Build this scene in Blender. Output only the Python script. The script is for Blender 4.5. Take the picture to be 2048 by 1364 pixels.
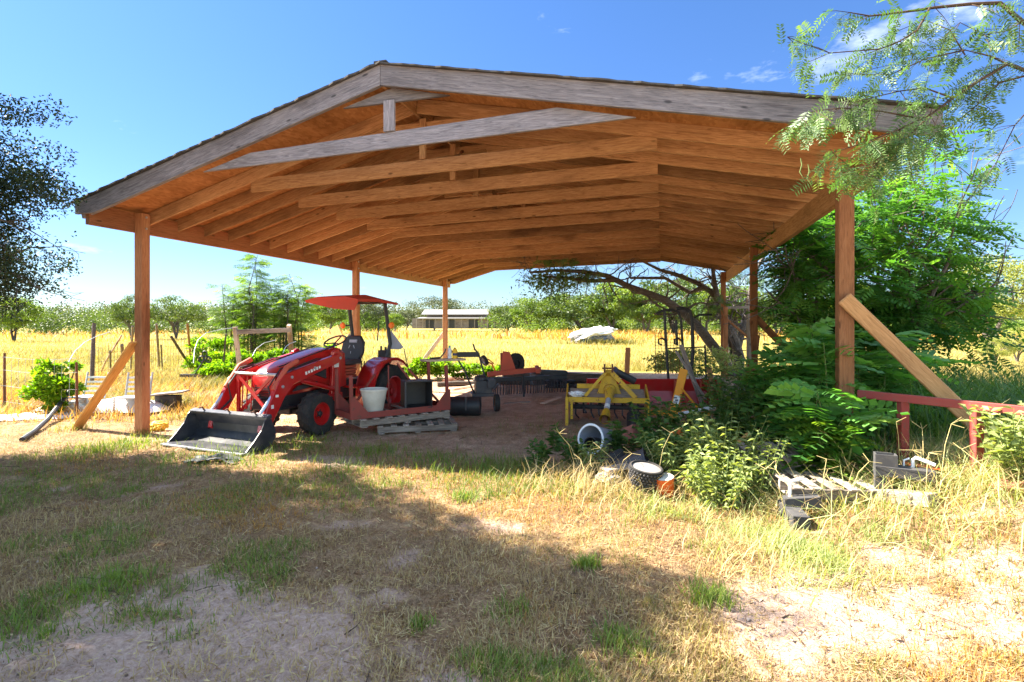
# Open pole barn on dry pasture with a red compact tractor, late-morning sun from the left.
import bpy, math, random
import numpy as np
from mathutils import Vector, Matrix

for o in list(bpy.data.objects):
    bpy.data.objects.remove(o)
sc = bpy.context.scene
COL = sc.collection
random.seed(7)
rng = np.random.default_rng(11)
R = math.radians

# ------------------------------------------------------------------ camera
F, CX, HY, CH = 1098.2, 1024.0, 650.0, 1.65      # focal length in photo pixels, principal column, horizon row, eye height
cd = bpy.data.cameras.new('camera')
cam = bpy.data.objects.new('camera', cd)
COL.objects.link(cam)
cam.location = (0, 0, CH)
cam.rotation_euler = (R(90), 0, 0)
cd.sensor_width = 36
cd.lens = F / 2048 * 36
cd.shift_y = -32 / 2048
cd.clip_start = 0.05
cd.clip_end = 3000
sc.camera = cam

# ------------------------------------------------------------------ sun, sky, exposure
SUN = Vector((-0.98, 0.27, 1.0)).normalized()     # towards the sun
sl = bpy.data.lights.new('sun', 'SUN')
sun = bpy.data.objects.new('sun', sl)
COL.objects.link(sun)
sl.energy = 3.35
sl.angle = R(0.5)
sl.color = (1.0, 0.92, 0.78)
sun.rotation_euler = (-SUN).to_track_quat('-Z', 'Y').to_euler()
sun.location = (-30, 10, 30)

w = bpy.data.worlds.new('World')
sc.world = w
w.use_nodes = True
nt = w.node_tree
nt.nodes.clear()
sky = nt.nodes.new('ShaderNodeTexSky')
sky.sky_type = 'NISHITA'
sky.sun_disc = False
sky.sun_elevation = math.asin(SUN.z)
sky.sun_rotation = math.atan2(SUN.x, SUN.y)
sky.air_density = 1.0
sky.dust_density = 0.25
sky.ozone_density = 2.0
bg = nt.nodes.new('ShaderNodeBackground')
bg.inputs[1].default_value = 0.15
wo = nt.nodes.new('ShaderNodeOutputWorld')
tc = nt.nodes.new('ShaderNodeTexCoord')
mp = nt.nodes.new('ShaderNodeMapping')
mp.inputs['Scale'].default_value = (1.0, 1.0, 2.6)
cn = nt.nodes.new('ShaderNodeTexNoise')
cn.inputs['Scale'].default_value = 3.3
cn.inputs['Detail'].default_value = 7
cn.inputs['Roughness'].default_value = 0.62
cr = nt.nodes.new('ShaderNodeValToRGB')
cr.color_ramp.elements[0].position = 0.62
cr.color_ramp.elements[1].position = 0.86
cr.color_ramp.elements[0].color = (0, 0, 0, 1)
cr.color_ramp.elements[1].color = (0.55, 0.55, 0.55, 1)
mx = nt.nodes.new('ShaderNodeMixRGB')
mx.inputs[2].default_value = (2.6, 2.7, 2.9, 1)
L = nt.links.new
L(tc.outputs['Generated'], mp.inputs[0]); L(mp.outputs[0], cn.inputs['Vector']); L(cn.outputs[0], cr.inputs[0])
# low sky dimmed and blued; unseen zenith boosted and warmed as fill for shade
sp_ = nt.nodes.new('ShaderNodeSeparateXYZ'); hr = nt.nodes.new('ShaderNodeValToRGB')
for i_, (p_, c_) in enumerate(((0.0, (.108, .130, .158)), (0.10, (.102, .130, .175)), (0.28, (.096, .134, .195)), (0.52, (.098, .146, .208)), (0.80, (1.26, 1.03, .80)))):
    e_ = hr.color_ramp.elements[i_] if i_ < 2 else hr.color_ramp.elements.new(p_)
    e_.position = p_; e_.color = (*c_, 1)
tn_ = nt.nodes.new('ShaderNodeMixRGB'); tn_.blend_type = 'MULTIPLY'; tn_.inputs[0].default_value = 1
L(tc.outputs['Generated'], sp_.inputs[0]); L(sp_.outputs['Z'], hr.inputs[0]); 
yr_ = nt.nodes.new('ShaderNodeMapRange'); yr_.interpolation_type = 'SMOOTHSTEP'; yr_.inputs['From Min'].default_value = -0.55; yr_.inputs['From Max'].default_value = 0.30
hm_ = nt.nodes.new('ShaderNodeMixRGB'); hm_.inputs[1].default_value = (.42, .395, .35, 1)     # brighter unseen sky behind the viewer, added to fill shade under the roof
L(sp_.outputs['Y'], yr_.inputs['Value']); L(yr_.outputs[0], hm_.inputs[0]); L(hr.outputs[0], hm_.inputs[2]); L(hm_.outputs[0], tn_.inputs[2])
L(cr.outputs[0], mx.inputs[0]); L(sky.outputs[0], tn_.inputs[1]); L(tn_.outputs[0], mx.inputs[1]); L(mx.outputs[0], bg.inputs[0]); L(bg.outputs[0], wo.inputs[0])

sc.view_settings.view_transform = 'Standard'
sc.view_settings.look = 'None'
sc.view_settings.exposure = 3.1
sc.view_settings.gamma = 1
sc.view_settings.use_curve_mapping = False
sc.cycles.max_bounces = 8
sc.cycles.diffuse_bounces = 6
sc.cycles.transmission_bounces = 4
sc.cycles.use_denoising = True
sc.cycles.sample_clamp_indirect = 6

# ------------------------------------------------------------------ helpers
def A(px, py, D):
    """A place seen at photo column px and row py, D metres away."""
    return Vector(((px - CX) * D / F, D, CH - (py - HY) * D / F))

def G(px, py, z=0.0):
    D = (CH - z) * F / (py - HY)
    return Vector(((px - CX) * D / F, D, z))

def _hash(ix, iy, seed):
    n = (ix.astype(np.int64) * 374761393 + iy.astype(np.int64) * 668265263 + seed * 1442695041) & 0xffffffff
    n = ((n ^ (n >> 13)) * 1274126177) & 0xffffffff
    return ((n ^ (n >> 16)) & 0xffff) / 65535.0

def vnoise(x, y, seed=0):
    x = np.asarray(x, float); y = np.asarray(y, float)
    ix = np.floor(x); iy = np.floor(y)
    fx = x - ix; fy = y - iy
    fx = fx * fx * (3 - 2 * fx); fy = fy * fy * (3 - 2 * fy)
    a = _hash(ix, iy, seed); b = _hash(ix + 1, iy, seed); c = _hash(ix, iy + 1, seed); d = _hash(ix + 1, iy + 1, seed)
    return (a * (1 - fx) + b * fx) * (1 - fy) + (c * (1 - fx) + d * fx) * fy

def fbm(x, y, seed=0, octv=4, gain=0.5):
    s = 0; a = 1; t = 0
    x = np.asarray(x, float); y = np.asarray(y, float)
    for k in range(octv):
        s = s + a * vnoise(x * 2 ** k + 17.3 * k, y * 2 ** k - 9.1 * k, seed + k); t += a; a *= gain
    return s / t

def sstep(a, b, x):
    t = np.clip((np.asarray(x, float) - a) / (b - a), 0, 1)
    return t * t * (3 - 2 * t)

TH = 0.267438
SU = Vector((math.cos(TH), -math.sin(TH), 0)); SV = Vector((math.sin(TH), math.cos(TH), 0))
S0 = Vector((-5.588, 8.2995, 0))
SW = 9.44

def shed_uv(x, y):
    dx = np.asarray(x, float) - S0.x; dy = np.asarray(y, float) - S0.y
    return dx * SU.x + dy * SU.y, dx * SV.x + dy * SV.y

def in_shed(x, y, soft=0.5):
    u, v = shed_uv(x, y)
    wob = (fbm(np.asarray(x) * 0.9, np.asarray(y) * 0.9, 5) - 0.5) * 1.4
    return sstep(0.3 - soft, 0.3 + soft, u + wob) * sstep(9.6 + soft, 9.6 - soft, u + wob) * sstep(-0.2 - soft, -0.2 + soft, v + wob) * sstep(13.0 + soft, 13.0 - soft, v + wob)

def height(x, y):
    x = np.asarray(x, float); y = np.asarray(y, float)
    h = 0.36 * sstep(2.1, 4.4, x) * sstep(2.2, 4.2, y) * sstep(16, 8, y)
    near = sstep(40, 15, np.hypot(x, y))
    h = h + near * ((fbm(x * 0.8, y * 0.8, 3) - 0.5) * 0.09 + (fbm(x * 4.1, y * 4.1, 4, 3) - 0.5) * 0.035)
    h = h + sstep(20, 60, y) * (fbm(x * 0.03, y * 0.03, 8) - 0.5) * 1.0
    u, v = shed_uv(x, y)
    flat = sstep(-1.2, 0.3, u) * sstep(10.2, 8.0, u) * sstep(-1.0, 0.3, v) * sstep(14, 12.5, v)
    return h * (1 - 0.75 * flat)

def hz(x, y):
    return float(height(np.array([x]), np.array([y]))[0])

# ---- mesh assembling
class MB:
    def __init__(s):
        s.v = []; s.f = []
    def add(s, V, Fc):
        b = len(s.v)
        s.v += [tuple(p) for p in V]; s.f += [tuple(i + b for i in q) for q in Fc]
        return s
    def box(s, c, d, rot=None):
        x, y, z = d[0] / 2, d[1] / 2, d[2] / 2
        P = [Vector((i * x, j * y, k * z)) for k in (-1, 1) for j in (-1, 1) for i in (-1, 1)]
        if rot is not None: P = [rot @ p for p in P]
        return s.add([p + Vector(c) for p in P], [(0, 2, 3, 1), (4, 5, 7, 6), (0, 1, 5, 4), (2, 6, 7, 3), (0, 4, 6, 2), (1, 3, 7, 5)])
    def bar(s, p0, p1, w, h, up=(0, 0, 1)):
        p0 = Vector(p0); p1 = Vector(p1); d = p1 - p0
        x = d.normalized(); y = Vector(up).cross(x)
        if y.length < 1e-4: y = Vector((1, 0, 0)).cross(x)
        y.normalize(); z = x.cross(y)
        return s.box((p0 + p1) / 2, (d.length, w, h), Matrix((x, y, z)).transposed())
    def tube(s, pts, r, n=8, cap=True):
        pts = [Vector(p) for p in pts]
        rs = list(r) if hasattr(r, '__len__') else [r] * len(pts)
        base = len(s.v)
        t0 = (pts[1] - pts[0]).normalized()
        x = t0.orthogonal().normalized()
        for i, p in enumerate(pts):
            t = (pts[min(i + 1, len(pts) - 1)] - pts[max(i - 1, 0)]).normalized()
            x = (x - t * x.dot(t))
            x = x.normalized() if x.length > 1e-5 else t.orthogonal().normalized()
            y = t.cross(x)
            for k in range(n):
                a = 2 * math.pi * k / n
                s.v.append(tuple(p + (x * math.cos(a) + y * math.sin(a)) * rs[i]))
        for i in range(len(pts) - 1):
            for k in range(n):
                a = base + i * n + k; b = base + i * n + (k + 1) % n
                s.f.append((a, b, b + n, a + n))
        if cap:
            s.f.append(tuple(base + k for k in reversed(range(n))))
            s.f.append(tuple(base + (len(pts) - 1) * n + k for k in range(n)))
        return s
    def lathe(s, prof, n=24, c=(0, 0, 0), axis='Z', rot=None, close=False):
        base = len(s.v); c = Vector(c)
        for (r, z) in prof:
            for k in range(n):
                a = 2 * math.pi * k / n
                p = Vector((r * math.cos(a), r * math.sin(a), z))
                if axis == 'X': p = Vector((p.z, p.x, p.y))
                elif axis == 'Y': p = Vector((p.y, p.z, p.x))
                if rot is not None: p = rot @ p
                s.v.append(tuple(p + c))
        m = len(prof)
        for i in range(m if close else m - 1):
            for k in range(n):
                a = base + i * n + k; b = base + i * n + (k + 1) % n
                j = base + ((i + 1) % m) * n
                s.f.append((a, b, j + (k + 1) % n, j + k))
        return s
    def prism(s, poly, off, depth, plane='YZ'):
        """Polygon (a, b) in a plane, extruded by depth from off along the plane's normal."""
        def m(a, b, d):
            return {'YZ': (d, a, b), 'XZ': (a, d, b), 'XY': (a, b, d)}[plane]
        n = len(poly)
        V = [m(a, b, off) for a, b in poly] + [m(a, b, off + depth) for a, b in poly]
        Fc = [tuple(range(n)), tuple(reversed(range(n, 2 * n)))]
        Fc += [((i + 1) % n, i, i + n, (i + 1) % n + n) for i in range(n)]
        return s.add(V, Fc)
    def build(s, name, mat, parent=None, smooth=False, bevel=0, sub=0):
        me = bpy.data.meshes.new(name)
        me.from_pydata(s.v, [], s.f)
        return finish(name, me, mat, parent, smooth, bevel, sub)

def finish(name, me, mat, parent, smooth=False, bevel=0, sub=0):
    import bmesh
    bm = bmesh.new(); bm.from_mesh(me)
    bmesh.ops.recalc_face_normals(bm, faces=bm.faces)
    bm.to_mesh(me); bm.free()
    if mat is not None: me.materials.append(mat)
    o = bpy.data.objects.new(name, me)
    COL.objects.link(o)
    if parent is not None: o.parent = parent
    if smooth:
        me.polygons.foreach_set('use_smooth', np.ones(len(me.polygons), bool))
        me.set_sharp_from_angle(angle=R(38))
    if sub:
        m = o.modifiers.new('s', 'SUBSURF'); m.levels = sub; m.render_levels = sub
    if bevel:
        m = o.modifiers.new('b', 'BEVEL'); m.width = bevel; m.segments = 1; m.limit_method = 'ANGLE'; m.angle_limit = R(40)
    return o

def tri_mesh(name, V, T, mat, parent=None, tone=None, smooth=False):
    V = np.ascontiguousarray(V, np.float32).reshape(-1, 3); T = np.ascontiguousarray(T, np.int32).reshape(-1, 3)
    me = bpy.data.meshes.new(name)
    me.vertices.add(len(V)); me.vertices.foreach_set('co', V.ravel())
    me.loops.add(T.size); me.loops.foreach_set('vertex_index', T.ravel())
    me.polygons.add(len(T)); me.polygons.foreach_set('loop_start', np.arange(0, T.size, 3, dtype=np.int32))
    if smooth: me.polygons.foreach_set('use_smooth', np.ones(len(T), bool))
    me.update(calc_edges=True)
    if tone is not None:
        a = me.attributes.new('tone', 'FLOAT', 'POINT'); a.data.foreach_set('value', np.ascontiguousarray(tone, np.float32))
    me.materials.append(mat)
    o = bpy.data.objects.new(name, me); COL.objects.link(o)
    if parent is not None: o.parent = parent
    return o

def inst(tV, tT, pos, Rm, s, tone=None):
    """Copies of a triangle template: K places, K rotations, K scales -> one vertex and face array."""
    pos = np.asarray(pos, float); K = len(pos)
    s = np.asarray(s, float)
    if s.ndim == 1: s = s[:, None]
    V = np.einsum('kij,kmj->kmi', Rm, tV[None] * s[:, None, :]) + pos[:, None, :]
    T = tT[None] + (np.arange(K) * len(tV))[:, None, None]
    tn = None if tone is None else np.repeat(tone, len(tV))
    return V.reshape(-1, 3), T.reshape(-1, 3), tn

def frames(d, up=None, roll=0.0):
    d = np.asarray(d, float); d = d / (np.linalg.norm(d, axis=1, keepdims=True) + 1e-9)
    K = len(d)
    u = np.tile([0, 0, 1.0], (K, 1)) if up is None else np.asarray(up, float)
    u = u + rng.normal(0, 1, (K, 3)) * roll + 1e-4
    x = np.cross(d, u); x /= np.linalg.norm(x, axis=1, keepdims=True) + 1e-9
    z = np.cross(x, d)
    return np.stack([x, d, z], axis=2)

def rand_dirs(K, zmin=-1, zmax=1):
    z = rng.uniform(zmin, zmax, K); a = rng.uniform(0, 2 * math.pi, K); r = np.sqrt(np.maximum(0, 1 - z * z))
    return np.stack([r * np.cos(a), r * np.sin(a), z], 1)

# leaf: a folded pointed leaf, one unit long; blade: a bent grass blade, one unit tall
LEAF_V = np.array([[0, 0, 0], [-.5, .42, .12], [0, 1, -.12], [.5, .42, .12]]); LEAF_T = np.array([[0, 3, 2], [0, 2, 1]])
BLADE_V = np.array([[-.5, 0, 0], [.5, 0, 0], [-.4, .5, .06], [.4, .5, .06], [0, 1, .34]]); BLADE_T = np.array([[0, 1, 3], [0, 3, 2], [2, 3, 4]])

def frond(pairs, ll, lw, droop=0.25, angle=55, taper=0.5, fold=0.15):
    """A feather leaf one unit long along +Y with leaflets on both sides and its rib."""
    V = []; T = []
    def rib(t): return np.array([0, t, -droop * t * t])
    for i in range(pairs):
        t = 0.14 + 0.86 * i / (pairs - 1)
        sc_ = 1 - taper * abs(t - 0.45) * 1.3
        for sd in (-1, 1):
            a = R(angle + 8 * math.sin(i * 2.1 + sd))
            d = np.array([sd * math.sin(a), math.cos(a), -fold - 0.1 * math.sin(i * 1.7)]); d /= np.linalg.norm(d)
            n = np.cross(d, [0, 0, 1]); n /= np.linalg.norm(n)
            b = rib(t); k = len(V)
            V += [b, b + d * ll * sc_ * .45 + n * lw * .5, b + d * ll * sc_, b + d * ll * sc_ * .45 - n * lw * .5]
            T += [(k, k + 1, k + 2), (k, k + 2, k + 3)]
    k = len(V); w_ = 0.006
    for t in (0, .5, 1):
        V += [rib(t) + [w_, 0, 0], rib(t) - [w_, 0, 0]]
    T += [(k, k + 1, k + 3), (k, k + 3, k + 2), (k + 2, k + 3, k + 5), (k + 2, k + 5, k + 4)]
    return np.array(V), np.array(T)

# ---- scene graph
def tag(o, label=None, cat=None, group=None, kind=None):
    if label: o['label'] = label
    if cat: o['category'] = cat
    if group: o['group'] = group
    if kind: o['kind'] = kind
    return o

def thing(name, label, cat, loc=(0, 0, 0), rz=0.0, group=None):
    o = bpy.data.objects.new(name, None); COL.objects.link(o)
    o.empty_display_size = 0.2
    o.location = loc; o.rotation_euler = (0, 0, rz)
    return tag(o, label, cat, group)

def copy_tree(o, parent=None):
    c = o.copy(); COL.objects.link(c); c.parent = parent
    for ch in list(o.children): copy_tree(ch, c)
    return c

def timber(name, p0, p1, w_, h_, mat, parent=None, up=(0, 0, 1), bevel=0.004, n=1, warp=0.0):
    """A sawn timber between two points, its grain running along its own X axis."""
    p0 = Vector(p0); p1 = Vector(p1); d = p1 - p0; ln = d.length
    x = d.normalized(); y = Vector(up).cross(x)
    if y.length < 1e-3: y = Vector((1, 0, 0)).cross(x)
    y.normalize(); z = x.cross(y)
    m = MB()
    k = max(1, n)
    for i in range(k + 1):
        t = i / k
        oy = warp * math.sin(t * 3.1 + ln) if warp else 0
        oz = warp * 0.6 * math.sin(t * 4.7 + 2 * ln) if warp else 0
        for (a, b) in ((-1, -1), (1, -1), (1, 1), (-1, 1)):
            m.v.append((ln * (t - 0.5), a * w_ / 2 + oy, b * h_ / 2 + oz))
    for i in range(k):
        for j in range(4):
            a = i * 4 + j; b = i * 4 + (j + 1) % 4
            m.f.append((a, b, b + 4, a + 4))
    m.f.append((3, 2, 1, 0)); m.f.append((k * 4, k * 4 + 1, k * 4 + 2, k * 4 + 3))
    o = m.build(name, mat, parent, bevel=bevel)
    o.matrix_local = Matrix.Translation((p0 + p1) / 2) @ Matrix((x, y, z)).transposed().to_4x4()
    return o

# ------------------------------------------------------------------ materials
def mat_new(name):
    m = bpy.data.materials.new(name); m.use_nodes = True
    n = m.node_tree.nodes; b = n['Principled BSDF']
    return m, n, m.node_tree.links.new, b

def ramp(n, stops):
    r = n.new('ShaderNodeValToRGB'); e = r.color_ramp.elements
    while len(e) < len(stops): e.new(0.5)
    for el, (p, c) in zip(e, stops):
        el.position = p; el.color = (*c, 1)
    return r

def coords(n, l, scale=(1, 1, 1), kind='Object', rnd=True):
    t = n.new('ShaderNodeTexCoord'); m = n.new('ShaderNodeMapping'); m.inputs['Scale'].default_value = scale
    l(t.outputs[kind], m.inputs['Vector'])
    if rnd:
        oi = n.new('ShaderNodeObjectInfo'); mu = n.new('ShaderNodeMath'); mu.operation = 'MULTIPLY'; mu.inputs[1].default_value = 37.0
        l(oi.outputs['Random'], mu.inputs[0]); l(mu.outputs[0], m.inputs['Location'])
    return m

def noise(n, l, vec, scale, detail=5, rough=0.6, dist=0.0):
    t = n.new('ShaderNodeTexNoise'); t.inputs['Scale'].default_value = scale; t.inputs['Detail'].default_value = detail
    t.inputs['Roughness'].default_value = rough; t.inputs['Distortion'].default_value = dist
    l(vec.outputs[0], t.inputs['Vector']); return t

def mixc(n, l, fac, a, b, mode='MIX'):
    m = n.new('ShaderNodeMixRGB'); m.blend_type = mode
    for i, q in ((0, fac), (1, a), (2, b)):
        if hasattr(q, 'is_output') or hasattr(q, 'links'): l(q, m.inputs[i])
        elif i == 0: m.inputs[0].default_value = q
        else: m.inputs[i].default_value = (*q, 1)
    return m.outputs[0]

def bump(n, l, h, b, strength=0.4, dist=0.02):
    u = n.new('ShaderNodeBump'); u.inputs['Strength'].default_value = strength; u.inputs['Distance'].default_value = dist
    l(h, u.inputs['Height']); l(u.outputs[0], b.inputs['Normal'])

def wood(name, dark, mid, light, rough=0.8, knots=True, bmp=0.35):
    m, n, l, b = mat_new(name)
    v = coords(n, l, (0.7, 9, 9))
    g = noise(n, l, v, 5.0, 8, 0.65, 1.6)
    v2 = coords(n, l, (0.5, 1.2, 1.2)); g2 = noise(n, l, v2, 1.6, 3, 0.5)
    r = ramp(n, [(0.29, dark), (0.49, mid), (0.69, light)])
    l(g.outputs[0], r.inputs[0])
    r2 = ramp(n, [(0.28, (0.50, 0.46, 0.44)), (0.42, (0.94, 0.92, 0.9)), (0.7, (1.12, 1.1, 1.08))]); l(g2.outputs[0], r2.inputs[0])
    c = mixc(n, l, 1.0, r.outputs[0], r2.outputs[0], 'MULTIPLY')
    oi = n.new('ShaderNodeObjectInfo'); r3 = ramp(n, [(0, (0.58, 0.55, 0.52)), (0.45, (0.95, 0.92, 0.9)), (1, (1.22, 1.2, 1.22))]); l(oi.outputs['Random'], r3.inputs[0])
    c = mixc(n, l, 1.0, c, r3.outputs[0], 'MULTIPLY')
    if knots:
        vk = coords(n, l, (2.2, 6, 6)); k = n.new('ShaderNodeTexVoronoi'); k.inputs['Scale'].default_value = 0.9
        l(vk.outputs[0], k.inputs['Vector'])
        rk = ramp(n, [(0.05, (0.8, 0.8, 0.8)), (0.10, (0, 0, 0))]); l(k.outputs['Distance'], rk.inputs[0])
        c = mixc(n, l, rk.outputs[0], c, tuple(q * 0.35 for q in dark))
    l(c, b.inputs['Base Color']); b.inputs['Roughness'].default_value = rough
    b.inputs['Specular IOR Level'].default_value = 0.25
    bump(n, l, g.outputs[0], b, bmp, 0.01)
    return m

def paint(name, c, rough=0.4, dirt=(0.16, 0.10, 0.06), amount=0.35, scale=4.0, metal=0.0, spec=0.5, rust=None):
    m, n, l, b = mat_new(name)
    v = coords(n, l, (1, 1, 1)); g = noise(n, l, v, scale, 8, 0.7)
    r = ramp(n, [(0.45, (0, 0, 0)), (0.78, (amount,) * 3)]); l(g.outputs[0], r.inputs[0])
    c_ = mixc(n, l, r.outputs[0], c, dirt)
    g2 = noise(n, l, v, scale * 6, 4, 0.6)
    if rust is not None:
        r2 = ramp(n, [(0.60, (0, 0, 0)), (0.66, (1, 1, 1))]); l(g2.outputs[0], r2.inputs[0])
        c_ = mixc(n, l, r2.outputs[0], c_, rust)
    l(c_, b.inputs['Base Color'])
    mr = n.new('ShaderNodeMapRange'); mr.inputs['To Min'].default_value = max(0.05, rough - 0.08); mr.inputs['To Max'].default_value = min(1, rough + 0.3)
    l(g.outputs[0], mr.inputs['Value']); l(mr.outputs[0], b.inputs['Roughness'])
    b.inputs['Metallic'].default_value = metal; b.inputs['Specular IOR Level'].default_value = spec
    bump(n, l, g2.outputs[0], b, 0.12, 0.004)
    return m

def leafmat(name, dark, mid, light, trans=0.42, rough=0.5, tint=(1.0, 1.0, 0.45)):
    """Foliage: a per-leaf tone picks the leaf's own colour; light passes through the blade."""
    m = bpy.data.materials.new(name); m.use_nodes = True
    n = m.node_tree.nodes; l = m.node_tree.links.new; n.clear()
    out = n.new('ShaderNodeOutputMaterial')
    at = n.new('ShaderNodeAttribute'); at.attribute_name = 'tone'
    r = ramp(n, [(0.0, dark), (0.5, mid), (1.0, light)]); l(at.outputs['Fac'], r.inputs[0])
    b = n.new('ShaderNodeBsdfPrincipled'); l(r.outputs[0], b.inputs['Base Color']); b.inputs['Roughness'].default_value = rough
    b.inputs['Specular IOR Level'].default_value = 0.35
    t = n.new('ShaderNodeBsdfTranslucent')
    tm = n.new('ShaderNodeMixRGB'); tm.blend_type = 'MULTIPLY'; tm.inputs[0].default_value = 1; tm.inputs[2].default_value = (1.35 * tint[0], 1.35 * tint[1], tint[2], 1)
    l(r.outputs[0], tm.inputs[1]); l(tm.outputs[0], t.inputs[0])
    mx_ = n.new('ShaderNodeMixShader'); mx_.inputs[0].default_value = trans
    l(b.outputs[0], mx_.inputs[1]); l(t.outputs[0], mx_.inputs[2]); l(mx_.outputs[0], out.inputs[0])
    return m

M = {}
M['timber'] = wood('timber', (0.21, 0.105, 0.046), (0.40, 0.222, 0.100), (0.53, 0.325, 0.158))
M['timber_red'] = wood('timber_red', (0.25, 0.10, 0.045), (0.42, 0.18, 0.08), (0.52, 0.25, 0.12))
M['timber_tan'] = wood('timber_tan', (0.30, 0.16, 0.07), (0.44, 0.25, 0.11), (0.55, 0.33, 0.16))
M['post_wood'] = wood('post_wood', (0.24, 0.10, 0.045), (0.40, 0.185, 0.085), (0.50, 0.26, 0.13), bmp=0.5)
M['weathered'] = wood('weathered', (0.095, 0.093, 0.108), (0.215, 0.212, 0.235), (0.33, 0.325, 0.35), bmp=0.6)
M['grey_wood'] = wood('grey_wood', (0.13, 0.11, 0.10), (0.30, 0.26, 0.23), (0.46, 0.41, 0.36), bmp=0.6)
M['pale_wood'] = wood('pale_wood', (0.30, 0.21, 0.14), (0.46, 0.36, 0.26), (0.62, 0.50, 0.38))
M['yellow_wood'] = wood('yellow_wood', (0.38, 0.18, 0.05), (0.58, 0.32, 0.10), (0.72, 0.44, 0.16))
M['bark'] = wood('bark', (0.035, 0.028, 0.024), (0.10, 0.085, 0.075), (0.21, 0.19, 0.17), bmp=0.9, knots=False)
M['twig'] = wood('twig', (0.04, 0.028, 0.02), (0.09, 0.06, 0.04), (0.16, 0.11, 0.07), knots=False)
M['red'] = paint('red', (0.46, 0.006, 0.007), 0.28, (0.24, 0.10, 0.07), 0.28)
M['red'].node_tree.nodes['Principled BSDF'].inputs['Coat Weight'].default_value = 0.6
M['red'].node_tree.nodes['Principled BSDF'].inputs['Coat Roughness'].default_value = 0.12
M['rack_red'] = paint('rack_red', (0.24, 0.040, 0.030), 0.6, (0.12, 0.05, 0.035), 0.7, rust=(0.13, 0.05, 0.03))
M['rail_red'] = paint('rail_red', (0.27, 0.038, 0.032), 0.6, (0.22, 0.09, 0.06), 0.6, rust=(0.16, 0.07, 0.05))
M['salmon'] = paint('salmon', (0.50, 0.085, 0.045), 0.6, (0.25, 0.10, 0.06), 0.5)
M['canopy_red'] = paint('canopy_red', (0.55, 0.045, 0.025), 0.5, (0.28, 0.10, 0.06), 0.4)
M['orange'] = paint('orange', (0.75, 0.13, 0.015), 0.5, (0.30, 0.12, 0.05), 0.4)
M['orange_yellow'] = paint('orange_yellow', (0.78, 0.30, 0.012), 0.5, (0.3, 0.16, 0.05), 0.35)
M['yellow'] = paint('yellow', (0.58, 0.34, 0.015), 0.55, (0.22, 0.14, 0.06), 0.8, rust=(0.16, 0.07, 0.03))
M['black'] = paint('black', (0.018, 0.019, 0.024), 0.42, (0.10, 0.085, 0.07), 0.4)
M['steel_dark'] = paint('steel_dark', (0.045, 0.045, 0.055), 0.45, (0.16, 0.13, 0.11), 0.6, metal=0.3)
M['bucket'] = paint('bucket', (0.022, 0.024, 0.032), 0.32, (0.20, 0.18, 0.17), 0.5, scale=3)
M['rubber'] = paint('rubber', (0.020, 0.020, 0.021), 0.75, (0.13, 0.10, 0.075), 0.55, scale=6)
M['chrome'] = paint('chrome', (0.62, 0.63, 0.65), 0.22, (0.3, 0.28, 0.26), 0.3, metal=1.0)
M['galv'] = paint('galv', (0.45, 0.46, 0.48), 0.45, (0.3, 0.28, 0.26), 0.4, metal=0.6)
M['pot'] = paint('pot', (0.58, 0.56, 0.50), 0.65, (0.32, 0.28, 0.2), 0.5)
M['plastic_white'] = paint('plastic_white', (0.74, 0.75, 0.78), 0.5, (0.45, 0.42, 0.38), 0.4)
M['plastic_grey'] = paint('plastic_grey', (0.36, 0.38, 0.45), 0.5, (0.25, 0.22, 0.2), 0.4)
M['cloth_dark'] = paint('cloth_dark', (0.07, 0.075, 0.075), 0.85, (0.22, 0.2, 0.18), 0.5)
M['rust'] = paint('rust', (0.15, 0.06, 0.03), 0.85, (0.08, 0.04, 0.025), 0.6)
M['block'] = paint('block', (0.045, 0.043, 0.046), 0.9, (0.13, 0.12, 0.11), 0.5, scale=9)
M['teal'] = paint('teal', (0.02, 0.34, 0.33), 0.5, (0.2, 0.3, 0.28), 0.2)
M['lamp'] = paint('lamp', (0.90, 0.19, 0.008), 0.25, (0.5, 0.15, 0.05), 0.2)
M['terracotta'] = paint('terracotta', (0.40, 0.13, 0.09), 0.8, (0.3, 0.2, 0.16), 0.5)
M['label_white'] = paint('label_white', (0.78, 0.78, 0.76), 0.5, (0.5, 0.45, 0.4), 0.2)
M['label_blue'] = paint('label_blue', (0.03, 0.035, 0.10), 0.5, (0.2, 0.2, 0.22), 0.2)
M['sack_yellow'] = paint('sack_yellow', (0.85, 0.50, 0.02), 0.5, (0.5, 0.3, 0.05), 0.3)
M['tarp'] = paint('tarp', (0.72, 0.72, 0.70), 0.55, (0.5, 0.47, 0.42), 0.4, scale=2)
M['tarp_blue'] = paint('tarp_blue', (0.10, 0.13, 0.17), 0.7, (0.3, 0.28, 0.25), 0.5)
M['stone'] = paint('stone', (0.22, 0.20, 0.19), 0.9, (0.35, 0.3, 0.26), 0.5, scale=7)
M['tin'] = paint('tin', (0.26, 0.245, 0.23), 0.5, (0.35, 0.3, 0.28), 0.5, metal=0.2)
M['barn_board'] = wood('barn_board', (0.16, 0.13, 0.12), (0.30, 0.26, 0.25), (0.44, 0.40, 0.38), knots=False)
M['oak'] = leafmat('oak', (0.010, 0.022, 0.012), (0.022, 0.045, 0.018), (0.05, 0.085, 0.022), 0.22)
M['china'] = leafmat('china', (0.035, 0.12, 0.024), (0.08, 0.22, 0.040), (0.18, 0.35, 0.06), 0.5)
M['mesq'] = leafmat('mesq', (0.045, 0.095, 0.03), (0.085, 0.16, 0.05), (0.18, 0.25, 0.08), 0.36, .5, (.85, 1.0, .5))
M['thicket'] = leafmat('thicket', (0.06, 0.13, 0.018), (0.13, 0.23, 0.03), (0.26, 0.38, 0.05), 0.45)
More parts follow.
